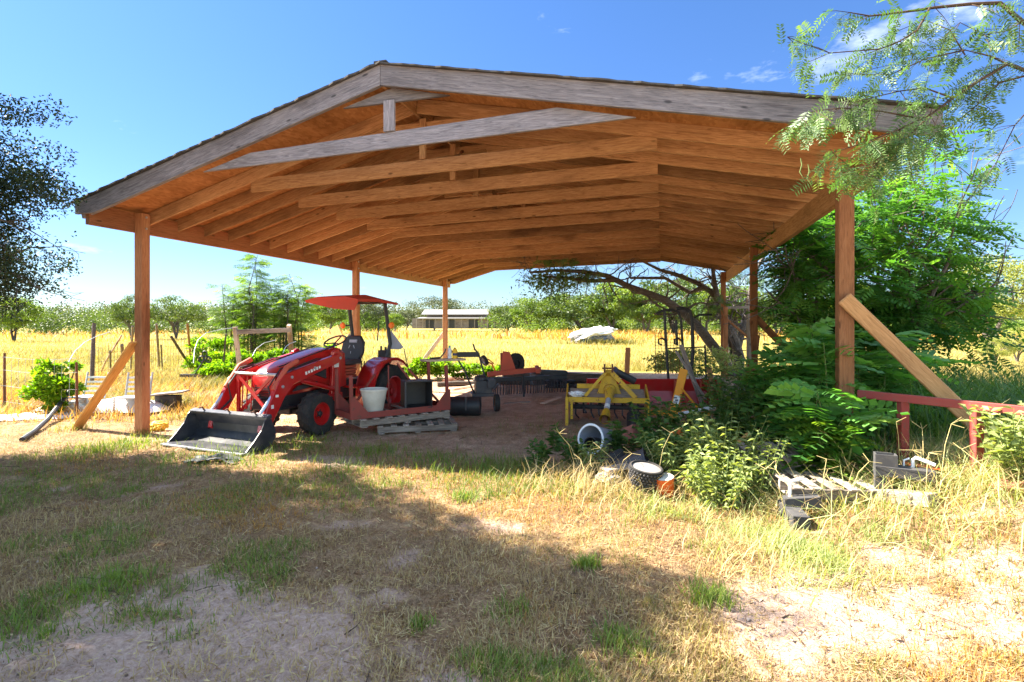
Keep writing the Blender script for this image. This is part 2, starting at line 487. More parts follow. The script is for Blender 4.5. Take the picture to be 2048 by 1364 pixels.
M['far_green'] = leafmat('far_green', (0.035, 0.065, 0.018), (0.075, 0.12, 0.03), (0.15, 0.20, 0.045), 0.33)
M['far_lime'] = leafmat('far_lime', (0.055, 0.10, 0.016), (0.11, 0.18, 0.027), (0.22, 0.28, 0.045), 0.4)
M['far_dark'] = leafmat('far_dark', (0.035, 0.050, 0.028), (0.075, 0.095, 0.045), (0.14, 0.16, 0.075), 0.25)
M['far_yellow'] = leafmat('far_yellow', (0.14, 0.17, 0.04), (0.26, 0.29, 0.07), (0.42, 0.43, 0.12), 0.4)
M['sapling'] = leafmat('sapling', (0.07, 0.21, 0.045), (0.15, 0.36, 0.08), (0.30, 0.50, 0.14), 0.48)
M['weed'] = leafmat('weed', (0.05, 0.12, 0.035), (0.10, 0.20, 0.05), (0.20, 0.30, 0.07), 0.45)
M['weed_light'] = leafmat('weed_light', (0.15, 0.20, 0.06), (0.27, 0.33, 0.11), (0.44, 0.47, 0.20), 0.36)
M['mustard'] = leafmat('mustard', (0.08, 0.18, 0.01), (0.18, 0.34, 0.015), (0.36, 0.48, 0.03), 0.5)
M['straw'] = leafmat('straw', (0.18, 0.105, 0.045), (0.40, 0.28, 0.13), (0.60, 0.49, 0.26), 0.35, 0.6, (1, 1, 0.8))
M['rustgrass'] = leafmat('rustgrass', (0.22, 0.10, 0.025), (0.42, 0.21, 0.045), (0.60, 0.36, 0.09), 0.35, 0.6, (1, 1, 0.7))
M['greengrass'] = leafmat('greengrass', (0.07, 0.12, 0.02), (0.14, 0.21, 0.035), (0.26, 0.33, 0.06), 0.42)
M['fieldgrass'] = leafmat('fieldgrass', (0.12, 0.135, 0.025), (0.31, 0.24, 0.065), (0.45, 0.37, 0.15), 0.33, 0.6, (1, 1, 0.75))
M['tallgrass'] = leafmat('tallgrass', (0.05, 0.12, 0.03), (0.10, 0.19, 0.045), (0.18, 0.28, 0.07), 0.42)
# ================================================================== ground: one sheet out to the horizon
def ground_grid():
    ys = np.concatenate([np.linspace(-30, 0.6, 24), np.linspace(0.75, 9.5, 330), 9.5 * np.power(1600 / 9.5, np.linspace(0, 1, 300))[1:]])
    o_ = 9.0 * np.power(1500 / 9.0, np.linspace(0, 1, 110))[1:]
    xs = np.concatenate([-o_[::-1], np.linspace(-9, 9, 560), o_])
    X, Y = np.meshgrid(xs, ys)
    return xs, ys, X, Y
xs_, ys_, GX, GY = ground_grid()
GZ = height(GX, GY)
near = sstep(14, 7, np.hypot(GX, GY))
GZ = GZ + near * ((fbm(GX * 11, GY * 11, 31, 3) - 0.5) * 0.045 * (.35 + sstep(0.45, 0.62, fbm(GX * 0.9 + 3, GY * 0.9, 40, 3))) + near * (vnoise(GX * 23, GY * 23, 35) - .5) * .010)
nx, ny = len(xs_), len(ys_)
V = np.stack([GX.ravel(), GY.ravel(), GZ.ravel()], 1)
ii = (np.arange(ny - 1)[:, None] * nx + np.arange(nx - 1)[None]).ravel()
T = np.concatenate([np.stack([ii, ii + 1, ii + nx + 1], 1), np.stack([ii, ii + nx + 1, ii + nx], 1)])

def mask_sand(x, y):
    a = fbm(x * 0.9 + 3, y * 0.9, 40, 4)
    edge = 0.19 * sstep(3.55, 2.35, y) * np.maximum(sstep(.9, -.4, x), .34 * sstep(.7, 1.6, x)) - 0.10 * sstep(3.0, 6, y)
    return sstep(0.565, 0.675, a + edge + 0.12 * (fbm(x * 3.1, y * 3.1, 44, 3) - .5)) * sstep(9, 6, y)
def mask_green(x, y):
    g = fbm(x * 1.25 + 9, y * 1.25 + 4, 50, 4)
    return sstep(0.50, 0.64, g)

def ground_mat():
    m, n, l, b = mat_new('ground')
    v = coords(n, l, (1, 1, 1), 'Object', False)
    fine = noise(n, l, v, 42, 10, 0.75); med = noise(n, l, v, 5, 6, 0.65); big = noise(n, l, v, 0.35, 6, 0.6)
    def at(name):
        a = n.new('ShaderNodeAttribute'); a.attribute_name = name; return a.outputs['Fac']
    thatch = ramp(n, [(0.28, (0.15, 0.095, 0.05)), (0.5, (0.32, 0.215, 0.125)), (0.72, (0.50, 0.38, 0.24))]); l(fine.outputs[0], thatch.inputs[0])
    t2 = ramp(n, [(0.35, (0.75, 0.62, 0.5)), (0.65, (1.15, 1.12, 1.1))]); l(med.outputs[0], t2.inputs[0])
    c = mixc(n, l, 1.0, thatch.outputs[0], t2.outputs[0], 'MULTIPLY')
    sand = ramp(n, [(0.3, (0.29, 0.185, 0.135)), (0.5, (0.50, 0.345, 0.265)), (0.7, (0.64, 0.48, 0.39))]); l(fine.outputs[0], sand.inputs[0])
    c = mixc(n, l, at('sand'), c, sand.outputs[0])
    dirt = ramp(n, [(0.3, (0.28, 0.18, 0.115)), (0.5, (0.52, 0.36, 0.25)), (0.72, (0.68, 0.53, 0.40))]); l(fine.outputs[0], dirt.inputs[0])
    d2 = ramp(n, [(0.4, (0.8, 0.75, 0.72)), (0.65, (1.12, 1.1, 1.1))]); l(med.outputs[0], d2.inputs[0])
    dd = mixc(n, l, 1.0, dirt.outputs[0], d2.outputs[0], 'MULTIPLY')
    c = mixc(n, l, at('dirt'), c, dd)
    fld = ramp(n, [(0.25, (0.16, 0.135, 0.035)), (0.5, (0.30, 0.24, 0.07)), (0.75, (0.44, 0.36, 0.15))]); l(fine.outputs[0], fld.inputs[0])
    f2 = ramp(n, [(0.35, (0.85, 0.95, 0.7)), (0.65, (1.1, 1.0, 1.1))]); l(big.outputs[0], f2.inputs[0])
    ff = mixc(n, l, 1.0, fld.outputs[0], f2.outputs[0], 'MULTIPLY')
    c = mixc(n, l, at('field'), c, ff)
    l(c, b.inputs['Base Color']); b.inputs['Roughness'].default_value = 0.95; b.inputs['Specular IOR Level'].default_value = 0.1
    mm = n.new('ShaderNodeMath'); mm.operation = 'ADD'; l(fine.outputs[0], mm.inputs[0]); l(med.outputs[0], mm.inputs[1])
    bump(n, l, mm.outputs[0], b, 0.9, 0.035)
    return m
ground = tri_mesh('ground', V, T, ground_mat(), smooth=True)
tag(ground, kind='structure')
shed_m = in_shed(GX, GY)
for nm, val in (('sand', mask_sand(GX, GY) * (1 - shed_m)), ('dirt', shed_m * (0.55 + 0.45 * sstep(0.42, 0.58, fbm(GX * 1.3, GY * 1.3, 61)))),
                ('field', sstep(13.5, 19, GY + 3 * (fbm(GX * 0.3, GY * 0.3, 71) - 0.5)) * (1 - shed_m))):
    a = ground.data.attributes.new(nm, 'FLOAT', 'POINT'); a.data.foreach_set('value', np.ascontiguousarray(val.ravel(), np.float32))

# ================================================================== the open shed
shed = thing('pole_barn', 'open-sided timber pole barn with a low gable roof and grey front fascia', 'pole barn', S0, -TH)
RU, RZ = 4.42, 4.68
def roof_z(u):
    return RZ + (u - RU) * 0.2855 if u < RU else RZ - (u - RU) * 0.1971
UL, UR, V0, V1 = -0.28, 10.0, -0.74, 12.75
osb_m, n_, l_, b_ = mat_new('osb')
v_ = coords(n_, l_, (5, 2.2, 5)); vo = n_.new('ShaderNodeTexVoronoi'); vo.inputs['Scale'].default_value = 6; l_(v_.outputs[0], vo.inputs['Vector'])
r_ = ramp(n_, [(0.0, (0.36, 0.165, 0.06)), (0.5, (0.43, 0.205, 0.075)), (1.0, (0.50, 0.25, 0.095))])
sx_ = n_.new('ShaderNodeSeparateColor'); l_(vo.outputs['Color'], sx_.inputs[0]); l_(sx_.outputs[0], r_.inputs[0])
g_ = noise(n_, l_, v_, 0.5, 4); r2_ = ramp(n_, [(0.35, (0.7, 0.62, 0.55)), (0.6, (1.05, 1, 1))]); l_(g_.outputs[0], r2_.inputs[0])
l_(mixc(n_, l_, 1.0, r_.outputs[0], r2_.outputs[0], 'MULTIPLY'), b_.inputs['Base Color']); b_.inputs['Roughness'].default_value = 0.85
b_.inputs['Specular IOR Level'].default_value = 0.2
M['osb'] = osb_m
M['shingle'] = paint('shingle', (0.055, 0.052, 0.05), 0.95, (0.14, 0.13, 0.12), 0.5, scale=8)

# deck: two slopes
def slope_slab(name, ua, ub, va, vb, top, bot, mat, ragged=0):
    m = MB()
    za, zb = roof_z(ua), roof_z(ub)
    N = 1 if not ragged else 70
    for i in range(N + 1):
        t = i / N
        u = ua + (ub - ua) * t; z = za + (zb - za) * t
        r = (rng.uniform(0, ragged) if ragged else 0)
        for v, q in ((va - r, top), (vb, top), (vb, bot), (va - r, bot)):
            m.v.append((u, v, z + q))
    for i in range(N):
        for j in range(4):
            a = i * 4 + j; b = i * 4 + (j + 1) % 4
            m.f.append((a, b, b + 4, a + 4))
    m.f += [(3, 2, 1, 0), (N * 4, N * 4 + 1, N * 4 + 2, N * 4 + 3)]
    return m.build(name, mat, shed)
slope_slab('roof_deck', UL, RU, V0, V1, 0.0, -0.016, M['osb'])
slope_slab('roof_deck', RU, UR, V0, V1, 0.0, -0.016, M['osb'])
slope_slab('roof_shingles', UL - 0.03, RU + 0.02, V0 - 0.075, V1 + 0.05, 0.024, 0.003, M['shingle'], 0.025)
slope_slab('roof_shingles', RU - 0.02, UR + 0.03, V0 - 0.075, V1 + 0.05, 0.022, 0.004, M['shingle'], 0.025)
MB().bar((RU, V0 - 0.05, RZ + 0.03), (RU, V1, RZ + 0.03), 0.16, 0.018).build('ridge_cap', M['shingle'], shed)

# fascia boards front and back
def fascia(ua, ub, v, mat, clip=None):
    h_ = 0.245
    poly = [(ua, roof_z(ua) - 0.003), (ub, roof_z(ub) - 0.003), (ub, roof_z(ub) - h_)]
    if clip is not None:
        zc = roof_z(ua) - clip
        uc = ua + (zc - (roof_z(ua) - h_)) / ((roof_z(ub) - roof_z(ua)) / (ub - ua))
        poly += [(uc, zc), (ua, zc)] if uc > ua else [(uc, zc), (ua, zc)]
    else:
        poly += [(ua, roof_z(ua) - h_)]
    ang = math.atan2(roof_z(ub) - roof_z(ua), ub - ua)
    c = Vector(((ua + ub) / 2, v, (roof_z(ua) + roof_z(ub)) / 2))
    rot = Matrix.Rotation(-ang, 4, 'Y')
    inv = rot.inverted()
    m = MB()
    P = [inv @ (Vector((u, 0, z)) - Vector((c.x, 0, c.z))) for u, z in poly]
    n = len(P)
    m.add([(p.x, -0.022, p.z) for p in P] + [(p.x, 0.022, p.z) for p in P], [tuple(range(n)), tuple(reversed(range(n, 2 * n)))] + [((i + 1) % n, i, i + n, (i + 1) % n + n) for i in range(n)])
    o = m.build('fascia_board', mat, shed, bevel=0.004)
    o.matrix_local = Matrix.Translation(c) @ rot
    return o
fascia(UL, RU - 0.002, V0 - 0.022, M['weathered'], 0.15)
fascia(RU + 0.002, UR, V0 - 0.022, M['weathered'])
fascia(UL, RU - 0.002, V1 + 0.022, M['timber_tan'], 0.15)
fascia(RU + 0.002, UR, V1 + 0.022, M['timber_tan'])

# posts and eave beams
PV = (0.0, 6.0, 12.0)
for u in (0.0, SW):
    for v in PV:
        pm = M['post_wood'] if not (u > 1 and v > 1) else M['timber_red']
        timber('post', (u, v, -0.3), (u, v, 3.33), 0.145, 0.145, pm, shed, up=(0, 1, 0), bevel=0.008)
for u, sgn in ((0.0, -1), (SW, 1)):
    ub = u + sgn * 0.116
    m1 = M['timber_red'] if u == 0 else M['timber']
    timber('eave_beam', (ub, -0.735, 3.192), (ub, 6.03, 3.192), 0.08, 0.287, m1, shed, bevel=0.006)
    timber('eave_beam', (ub, 6.034, 3.190), (ub, 12.70, 3.190), 0.08, 0.284, M['timber_tan'] if u == 0 else M['timber'], shed, bevel=0.006)

# rafters, collar ties
timber('ridge_board', (RU, V0 + 0.01, RZ - 0.14), (RU, V1 - 0.01, RZ - 0.14), 0.036, 0.2, M['timber'], shed)
RH = 0.187
def rafter(v, mat):
    for a, b in ((UL + 0.02, RU - 0.022), (RU + 0.022, UR - 0.02)):
        za, zb = roof_z(a) - 0.018 - RH * 0.52, roof_z(b) - 0.018 - RH * 0.52
        timber('rafter', (a, v, za), (b, v, zb), 0.038, RH, mat, shed, n=6, warp=0.006)
rafter(V0 + 0.045, M['weathered'])
k = 0
while 0.18 + 0.545 * k < 12.72:
    rafter(0.18 + 0.545 * k, M['timber'])
    k += 1
def tie(v, z0, z1, ua, ub, mat, name='collar_tie'):
    h_ = 0.188
    timber(name, (ua, v, z0 + h_ / 2), (ub, v, z1 + h_ / 2), 0.038, h_, mat, shed, n=5, warp=0.005)
for k in range(12):
    v = 0.2187 + 1.09 * k
    tie(v, 3.592, 3.735, 1.78, 7.52, M['timber'])
    timber('king_post', (4.5, v, 3.86), (4.5, v, 4.40), 0.09, 0.036, M['timber'], shed, up=(0, 1, 0))
    tie(v + 0.039, 4.16, 4.19, 3.45, 5.9, M['timber'], 'upper_tie')
# front truss: weathered tie with its ends cut to the roof slope, stub post, small upper tie
def cut_tie(zb0, zb1, ua, ub, h_, name, v):
    m = MB()
    s0, s1 = 0.2855, 0.1971
    poly = [(ua, zb0), (ub, zb1), (ub - h_ / (s1 + 0.03), zb1 + h_), (ua + h_ / (s0 - 0.03), zb0 + h_)]
    c = ((ua + ub) / 2, (zb0 + zb1) / 2)
    n = 4
    m.prism([(a - c[0], b - c[1]) for a, b in poly], -0.019, 0.038, 'XZ')
    o = m.build(name, M['weathered'], shed, bevel=0.004); o.location = (c[0], v, c[1]); return o
cut_tie(3.652, 3.815, 1.78, 7.32, 0.19, 'collar_tie', V0 + 0.085)
cut_tie(4.268, 4.275, 3.86, 5.24, 0.17, 'upper_tie', V0 + 0.085)
timber('king_post', (4.485, V0 + 0.06, 3.925), (4.485, V0 + 0.06, 4.29), 0.14, 0.04, M['weathered'], shed, up=(0, 1, 0))
for (a, b) in (((4.62, 0.30, 3.84), (5.05, 1.25, 4.22)), ((4.95, 0.34, 3.84), (4.7, 1.20, 4.22)), ((5.1, 1.4, 3.84), (5.5, 2.3, 4.15))):
    timber('web_brace', a, b, 0.038, 0.09, M['timber_tan'], shed)

# raking braces outside the posts
timber('brace', (-0.02, -0.095, 1.40), (-1.28, -0.06, -0.02), 0.042, 0.17, M['yellow_wood'], shed, up=(0, 1, 0), bevel=0.012)
timber('brace', (SW - 0.04, -0.12, 1.93), (SW + 1.62, -0.02, 0.15), 0.15, 0.042, M['timber_tan'], shed, up=(0, 1, 0), bevel=0.01)
timber('brace', (SW + 0.02, 6.1, 1.85), (SW + 1.5, 6.1, 0.2), 0.14, 0.042, M['timber_red'], shed, up=(0, 1, 0), bevel=0.01)
timber('brace', (-0.04, 12.1, 1.42), (-1.2, 12.1, -0.02), 0.14, 0.042, M['pale_wood'], shed, up=(0, 1, 0), bevel=0.01)
timber('brace', (-0.06, 6.1, 1.42), (-1.35, 6.1, -0.02), 0.14, 0.042, M['pale_wood'], shed, up=(0, 1, 0), bevel=0.01)

for u in (0.0, SW):
    sg = -1 if u == 0 else 1
    for v in PV:
        m = MB()
        for dz in (3.10, 3.27):
            m.lathe([(0, 0), (.016, 0), (.016, .014), (0, .016)], 8, (u - sg * .0735, v, dz), 'X') if sg < 0 else m.lathe([(0, 0), (.016, 0), (.016, -.014), (0, -.016)], 8, (u - .0735, v, dz), 'X')
        m.build('beam_bolts', M['galv'], shed)
# ================================================================== tractor
TR = thing('tractor', 'red compact tractor with front loader, sunshade canopy and black bucket lowered', 'tractor', (-3.45, 8.5, hz(-3.45, 8.5)), -R(23.7))

def wheel(name, c, r, w_, rim_r, parent, rimmat, outer=1, lugs=18, hubmat=None, lug=True):
    """A tyre with cleats (the part), its dished rim and hub as sub-parts; axle along X, outer side at sign outer."""
    m = MB(); h_ = w_ / 2
    prof = [(rim_r, -h_ * .80), (rim_r + .02, -h_ * .98), (r * .80, -h_ * 1.04), (r * .93, -h_ * .92), (r * .965, -h_ * .6), (r * .965, h_ * .6), (r * .93, h_ * .92), (r * .80, h_ * 1.04), (rim_r + .02, h_ * .98), (rim_r, h_ * .80)]
    m.lathe(prof, 40, (0, 0, 0), 'X')
    if lug:
        for i in range(lugs):
            for sd in (-1, 1):
                a = 2 * math.pi * (i + (0.5 if sd > 0 else 0)) / lugs
                sl_ = 0.55 * math.pi / lugs * 2
                P = []
                for (t, aa, rr) in ((.04, 0, 1.0), (.98, sl_, .985), (1.06, sl_ * 1.1, .86)):
                    P.append((sd * h_ * t, a + aa, r * rr))
                th = 0.30 * 2 * math.pi / lugs
                vs = []
                for (x, aa, rr) in P:
                    for da in (0, th):
                        for dr in (0, -.05 * r / .3):
                            vs.append((x, (rr + dr) * math.cos(aa + da), (rr + dr) * math.sin(aa + da)))
                fs = []
                for q in range(2):
                    b = q * 4
                    fs += [(b, b + 4, b + 6, b + 2), (b + 1, b + 3, b + 7, b + 5), (b, b + 1, b + 5, b + 4), (b + 2, b + 6, b + 7, b + 3)]
                fs += [(0, 2, 3, 1), (8, 9, 11, 10)]
                m.add(vs, fs)
    ty = m.build(name, M['rubber'], parent, smooth=False)
    ty.location = c
    ty.data.polygons.foreach_set('use_smooth', np.ones(len(ty.data.polygons), bool)); ty.data.set_sharp_from_angle(angle=R(35))
    o = outer
    prof = [(rim_r * 1.02, -o * h_ * .78), (rim_r * 1.04, o * h_ * .84), (rim_r * .96, o * h_ * .86), (rim_r * .90, o * h_ * .60), (rim_r * .86, o * h_ * .22), (rim_r * .50, o * h_ * .10), (rim_r * .42, o * h_ * .34), (0.0, o * h_ * .34)]
    MB().lathe(prof, 32, (0, 0, 0), 'X').build('rim', rimmat, ty, smooth=True)
    hb = MB().lathe([(rim_r * .24, o * h_ * .30), (rim_r * .24, o * h_ * .62), (rim_r * .17, o * h_ * .70), (0, o * h_ * .70)], 16, (0, 0, 0), 'X')
    for i in range(5):
        a = 2 * math.pi * i / 5
        hb.lathe([(.012, o * h_ * .3), (.012, o * h_ * .46), (0, o * h_ * .46)], 6, (0, rim_r * .33 * math.cos(a), rim_r * .33 * math.sin(a)), 'X')
    hb.build('hub', hubmat or M['black'], ty)
    return ty

for sd in (1, -1):
    wheel('front_wheel', (sd * .56, 0, .315), .315, .23, .165, TR, M['red'], sd, 16)
    wheel('rear_wheel', (sd * .60, 1.70, .475), .475, .33, .265, TR, M['red'], sd, 20, M['red'])

def loft(m, secs):
    n = len(secs[0]); base = len(m.v)
    for s_ in secs: m.v += [tuple(p) for p in s_]
    for i in range(len(secs) - 1):
        for j in range(n):
            a = base + i * n + j; b = base + i * n + (j + 1) % n
            m.f.append((a, b, b + n, a + n))
    m.f.append(tuple(base + j for j in range(n))); m.f.append(tuple(base + (len(secs) - 1) * n + j for j in reversed(range(n))))
    return m
def hood_sec(y, w_, zb, zs, zt):
    return [(-w_ * .96, y, zb), (-w_, y, (zb + zs) / 2), (-w_ * .97, y, zs), (-w_ * .74, y, zt - .035), (-w_ * .66, y, zt - .012), (-w_ * .25, y, zt), (w_ * .25, y, zt), (w_ * .66, y, zt - .012), (w_ * .74, y, zt - .035), (w_ * .97, y, zs), (w_, y, (zb + zs) / 2), (w_ * .96, y, zb)]
hood = loft(MB(), [hood_sec(-.52, .20, .64, .82, .90), hood_sec(-.48, .27, .59, .88, .965), hood_sec(-.34, .32, .56, .93, 1.04), hood_sec(-.05, .34, .57, .99, 1.12), hood_sec(.30, .35, .58, 1.06, 1.20), hood_sec(.60, .36, .62, 1.12, 1.265), hood_sec(.80, .365, .66, 1.15, 1.30)]).build('hood', M['red'], TR, smooth=True, sub=1)
for sd in (1, -1):
    # side vents and headlamps sit a little proud of the hood
    m = MB(); x = sd * .352
    m.add([(x * 1.0, .02, .93), (x * 1.03, .40, .80), (x * 1.01, .40, .965)], [(0, 1, 2)])
    m.add([(x + sd * .02, -.30, .665), (x + sd * .028, .14, .705), (x + sd * .02, .20, .775), (x + sd * .015, -.20, .74)], [(0, 1, 2, 3)])
    v = m.build('vent', M['black'], hood); so = v.modifiers.new('t', 'SOLIDIFY'); so.thickness = .03; so.offset = 0
    MB().lathe([(.001, -.012), (.045, -.010), (.052, .015)], 14, (sd * .16, -.475, .80), 'Y').build('headlamp', M['label_white'], hood)
    m = MB()
    for i in range(5): m.box((sd * .366, .36 + .045 * i, 1.02 + .012 * i), (.012, .028, .034), Matrix.Rotation(R(18), 3, 'X'))
    m.build('decal', M['label_white'], hood)
m = MB()
for i in range(9): m.box((0, -.512 + .004 * abs(i - 4), .60 + .026 * i), (.30, .02, .012))
m.build('grille', M['black'], hood)
MB().box((0, .30, .53), (.40, 1.35, .22)).box((0, .9, .72), (.36, .35, .36)).box((0, 1.45, .55), (.36, 1.0, .30)).box((.21, .45, .56), (.12, .3, .12)).build('engine_block', M['black'], TR, bevel=.02)
MB().tube([(-.5, 0, .33), (.5, 0, .33)], .055, 10).box((0, 0, .36), (.22, .2, .16)).build('axle', M['steel_dark'], TR)
MB().tube([(-.5, 1.7, .475), (.5, 1.7, .475)], .09, 12).build('axle', M['steel_dark'], TR)
MB().box((0, -.36, .47), (.46, .24, .16)).box((0, -.2, .42), (.5, .5, .05)).build('front_bolster', M['black'], TR, bevel=.01)
loft(MB(), [[(-.30, .80, .62), (.30, .80, .62), (.30, .80, 1.20), (.2, .80, 1.27), (-.2, .80, 1.27), (-.30, .80, 1.20)], [(-.25, 1.02, .62), (.25, 1.02, .62), (.25, 0.98, 1.17), (.16, .96, 1.25), (-.16, .96, 1.25), (-.25, 0.98, 1.17)]]).build('dashboard', M['red'], TR, bevel=.012)
m = MB()
ring = []
cst = Vector((0, 1.02, 1.37)); rx = Matrix.Rotation(R(28), 3, 'X')
for i in range(25):
    a = 2 * math.pi * i / 24; ring.append(cst + rx @ Vector((.19 * math.cos(a), .19 * math.sin(a), 0)))
m.tube(ring, .014, 8, False)
for a in (R(90), R(210), R(330)): m.tube([cst - Vector((0, 0, .03)), cst + rx @ Vector((.18 * math.cos(a), .18 * math.sin(a), 0))], .011, 6)
m.tube([(0, .90, 1.15), cst - Vector((0, 0, .03))], .022, 8)
m.build('steering_wheel', M['black'], TR, smooth=True)
# seat
seat = loft(MB(), [[(-.23, 1.020, .965), (.23, 1.020, .965), (.24, 1.020, 1.02), (0, 1.020, 1.01), (-.24, 1.020, 1.02)], [(-.24, 1.200, .96), (.24, 1.200, .96), (.25, 1.200, 1.055), (0, 1.200, 1.03), (-.25, 1.200, 1.055)], [(-.23, 1.440, .96), (.23, 1.440, .96), (.24, 1.440, 1.06), (0, 1.440, 1.04), (-.24, 1.440, 1.06)]]).build('seat', M['steel_dark'], TR, smooth=True, bevel=.02)
loft(MB(), [[(-.20, 1.390, 1.03), (.20, 1.390, 1.03), (.20, 1.480, 1.03), (-.20, 1.480, 1.03)], [(-.245, 1.420, 1.16), (.245, 1.420, 1.16), (.235, 1.520, 1.16), (-.235, 1.520, 1.16)], [(-.235, 1.470, 1.34), (.235, 1.470, 1.34), (.22, 1.560, 1.34), (-.22, 1.560, 1.34)], [(-.15, 1.500, 1.46), (.15, 1.500, 1.46), (.14, 1.560, 1.46), (-.14, 1.560, 1.46)]]).build('backrest', M['black'], TR, smooth=True, bevel=.02)
MB().box((.02, 1.465, 1.36), (.16, .02, .05), Matrix.Rotation(R(-12), 3, 'X')).box((-.07, 1.450, 1.22), (.012, .02, .15), Matrix.Rotation(R(25), 3, 'Y')).box((.07, 1.450, 1.22), (.012, .02, .15), Matrix.Rotation(R(-25), 3, 'Y')).box((0, 1.425, 1.12), (.012, .02, .12)).build('seat_emblem', M['plastic_grey'], TR)
m = MB()
for i in range(4): m.box((0, 1.220, .76 + .055 * i), (.34 - .03 * (i % 2), .34, .045))
m.build('seat_bellows', M['salmon'], TR, bevel=.012)
MB().box((0, 1.22, .60), (1.06, .42, .03)).box((.5, 1.22, .55), (.03, .42, .12)).box((-.5, 1.22, .55), (.03, .42, .12)).box((.44, 1.32, .42), (.2, .3, .05)).build('footplate', M['red'], TR, bevel=.006)
for sd in (1, -1):
    pts = []
    for i in range(9):
        a = R(178 - i * 15.5)
        pts.append((1.70 + .56 * math.cos(a) * -1 * -1, .475 + .56 * math.sin(a)))
    pts = [(1.70 + .57 * math.cos(R(a)), .50 + .575 * math.sin(R(a))) for a in (205, 188, 170, 152, 134, 116, 98, 80, 62, 46)]
    m = MB(); x0, x1 = sd * .36, sd * .74
    for (y, z) in pts: m.v += [(x0, y, z), (x1, y, z), (x1, y * .999 + .001, z - .05)]
    for i in range(len(pts) - 1):
        b = i * 3; m.f += [(b, b + 1, b + 4, b + 3), (b + 1, b + 2, b + 5, b + 4)]
    ins = len(m.v); m.v += [(x0, y, z) for y, z in pts] + [(x0, 1.7, .5)]
    for i in range(len(pts) - 1): m.f.append((ins + i, ins + i + 1, ins + len(pts)))
    f_ = m.build('fender', M['red'], TR, smooth=True); so = f_.modifiers.new('t', 'SOLIDIFY'); so.thickness = .016
    MB().tube([(sd * .43, 1.98, .70), (sd * .43, 1.90, 1.06), (sd * .425, 2.0, 1.30), (sd * .42, 1.92, 1.75), (sd * .41, 1.86, 2.08)], .034, 8).build('roll_bar_post', M['black'], TR, smooth=True)
    lp = MB().lathe([(0, -.03), (.045, -.028), (.062, 0), (.045, .028), (0, .03)], 18, (sd * .56, 1.86, 1.64), 'Y').build('warning_lamp', M['lamp'], TR, smooth=True)
    MB().box((sd * .48, 1.90, 1.64), (.12, .02, .03)).build('lamp_bracket', M['black'], lp)
    # loader: mast, arm, cylinders
    x = sd * .42
    MB().prism([(.43, .50), (.64, .50), (.66, 1.20), (.58, 1.26), (.48, 1.22)], x - .03, .06).box((x, .52, .5), (.10, .3, .12)).build('loader_mast', M['red'], TR, bevel=.008)
    if sd > 0:
        MB().box((x + .034, .54, 1.05), (.008, .10, .16)).box((x + .034, .54, .66), (.008, .06, .18)).build('warning_label', M['label_white'], TR)
    arm = MB().prism([(.60, 1.15), (.55, 1.19), (.1, 1.10), (-.35, 1.0), (-.58, .945), (-.68, .86), (-.96, .36), (-1.0, .20), (-.92, .15), (-.85, .20), (-.58, .62), (-.42, .79), (-.10, .88), (.55, 1.05)], sd * .48 - .035, .07).build('loader_arm', M['red'], TR, bevel=.006)
    MB().tube([(sd * .47, -.66, .78), (sd * .47, -.98, .42)], .022, 8).build('piston_rod', M['chrome'], arm, smooth=True)
    MB().tube([(sd * .47, -.30, .98 + .14), (sd * .47, -.50, 1.04), (sd * .47, -.74, .68 + .06)], .038, 10).build('tilt_cylinder', M['salmon'], arm, smooth=True)
    MB().tube([(sd * .47, .5, .62), (sd * .47, -.2, .82)], .036, 10).build('lift_cylinder', M['red'], arm, smooth=True)
    m = MB()
    for q in (0, .03):
        m.tube([(sd * .40, -.30, 1.06 - q), (sd * .40, -.55, 1.02), (sd * .395, -.76, .78), (sd * .40, -.70, .58 - q), (sd * .42, -.90, .40)], .010, 6)
    m.build('hydraulic_hose', M['black'], arm, smooth=True)
MB().tube([(-.44, -.90, .30), (.44, -.90, .30)], .045, 12).box((0, -.86, .36), (.80, .20, .03), Matrix.Rotation(R(-24), 3, 'X')).build('cross_tube', M['red'], TR, smooth=False)
m = MB()
for x in (-.27, -.18, -.09, 0): m.bar((x - .10, -.62, .42), (x - .10, -.60, .90), .012, .02)
m.bar((-.36, -.60, .36), (.30, -.60, .92), .05, .02, (0, 1, 0)).bar((.30, -.625, .36), (-.36, -.625, .92), .05, .02, (0, 1, 0)).bar((-.36, -.61, .36), (.36, -.61, .36), .04, .04).bar((-.36, -.61, .36), (-.36, -.61, .92), .04, .05).bar((.36, -.61, .36), (.36, -.61, .92), .04, .05)
gg = m.build('grille_guard', M['red'], TR, bevel=.003)
MB().tube([(-.40, -.62, .94), (.40, -.62, .94)], .022, 10).build('guard_bar', M['chrome'], gg, smooth=True)
# bucket
def bucket():
    W_ = .74
    back = [(-1.46, .035), (-1.15, .03), (-1.02, .075), (-.955, .16), (-.96, .26), (-1.03, .40), (-1.075, .43)]
    m = MB(); t = .018
    inner = [(y - .012, z + .016) for y, z in back]
    n = len(back)
    for x in (-W_, W_):
        m.v += [(x, y, z) for y, z in back] + [(x, y, z) for y, z in inner]
    for i in range(n - 1):
        m.f += [(i, i + 1, 2 * n + i + 1, 2 * n + i), (n + i + 1, n + i, 3 * n + i, 3 * n + i + 1)]
    m.f += [(0, 2 * n, 3 * n, n), (n - 1, 2 * n - 1, 4 * n - 1, 3 * n - 1)]
    return m
bk = bucket().build('bucket', M['bucket'], TR)
side = [(-1.44, .035), (-1.15, .03), (-1.02, .075), (-.955, .16), (-.96, .26), (-1.03, .40), (-1.08, .435), (-1.13, .40), (-1.19, .28), (-1.30, .16)]
for x in (-.748, .734):
    MB().prism(side, x, .014).build('bucket_side', M['bucket'], bk)
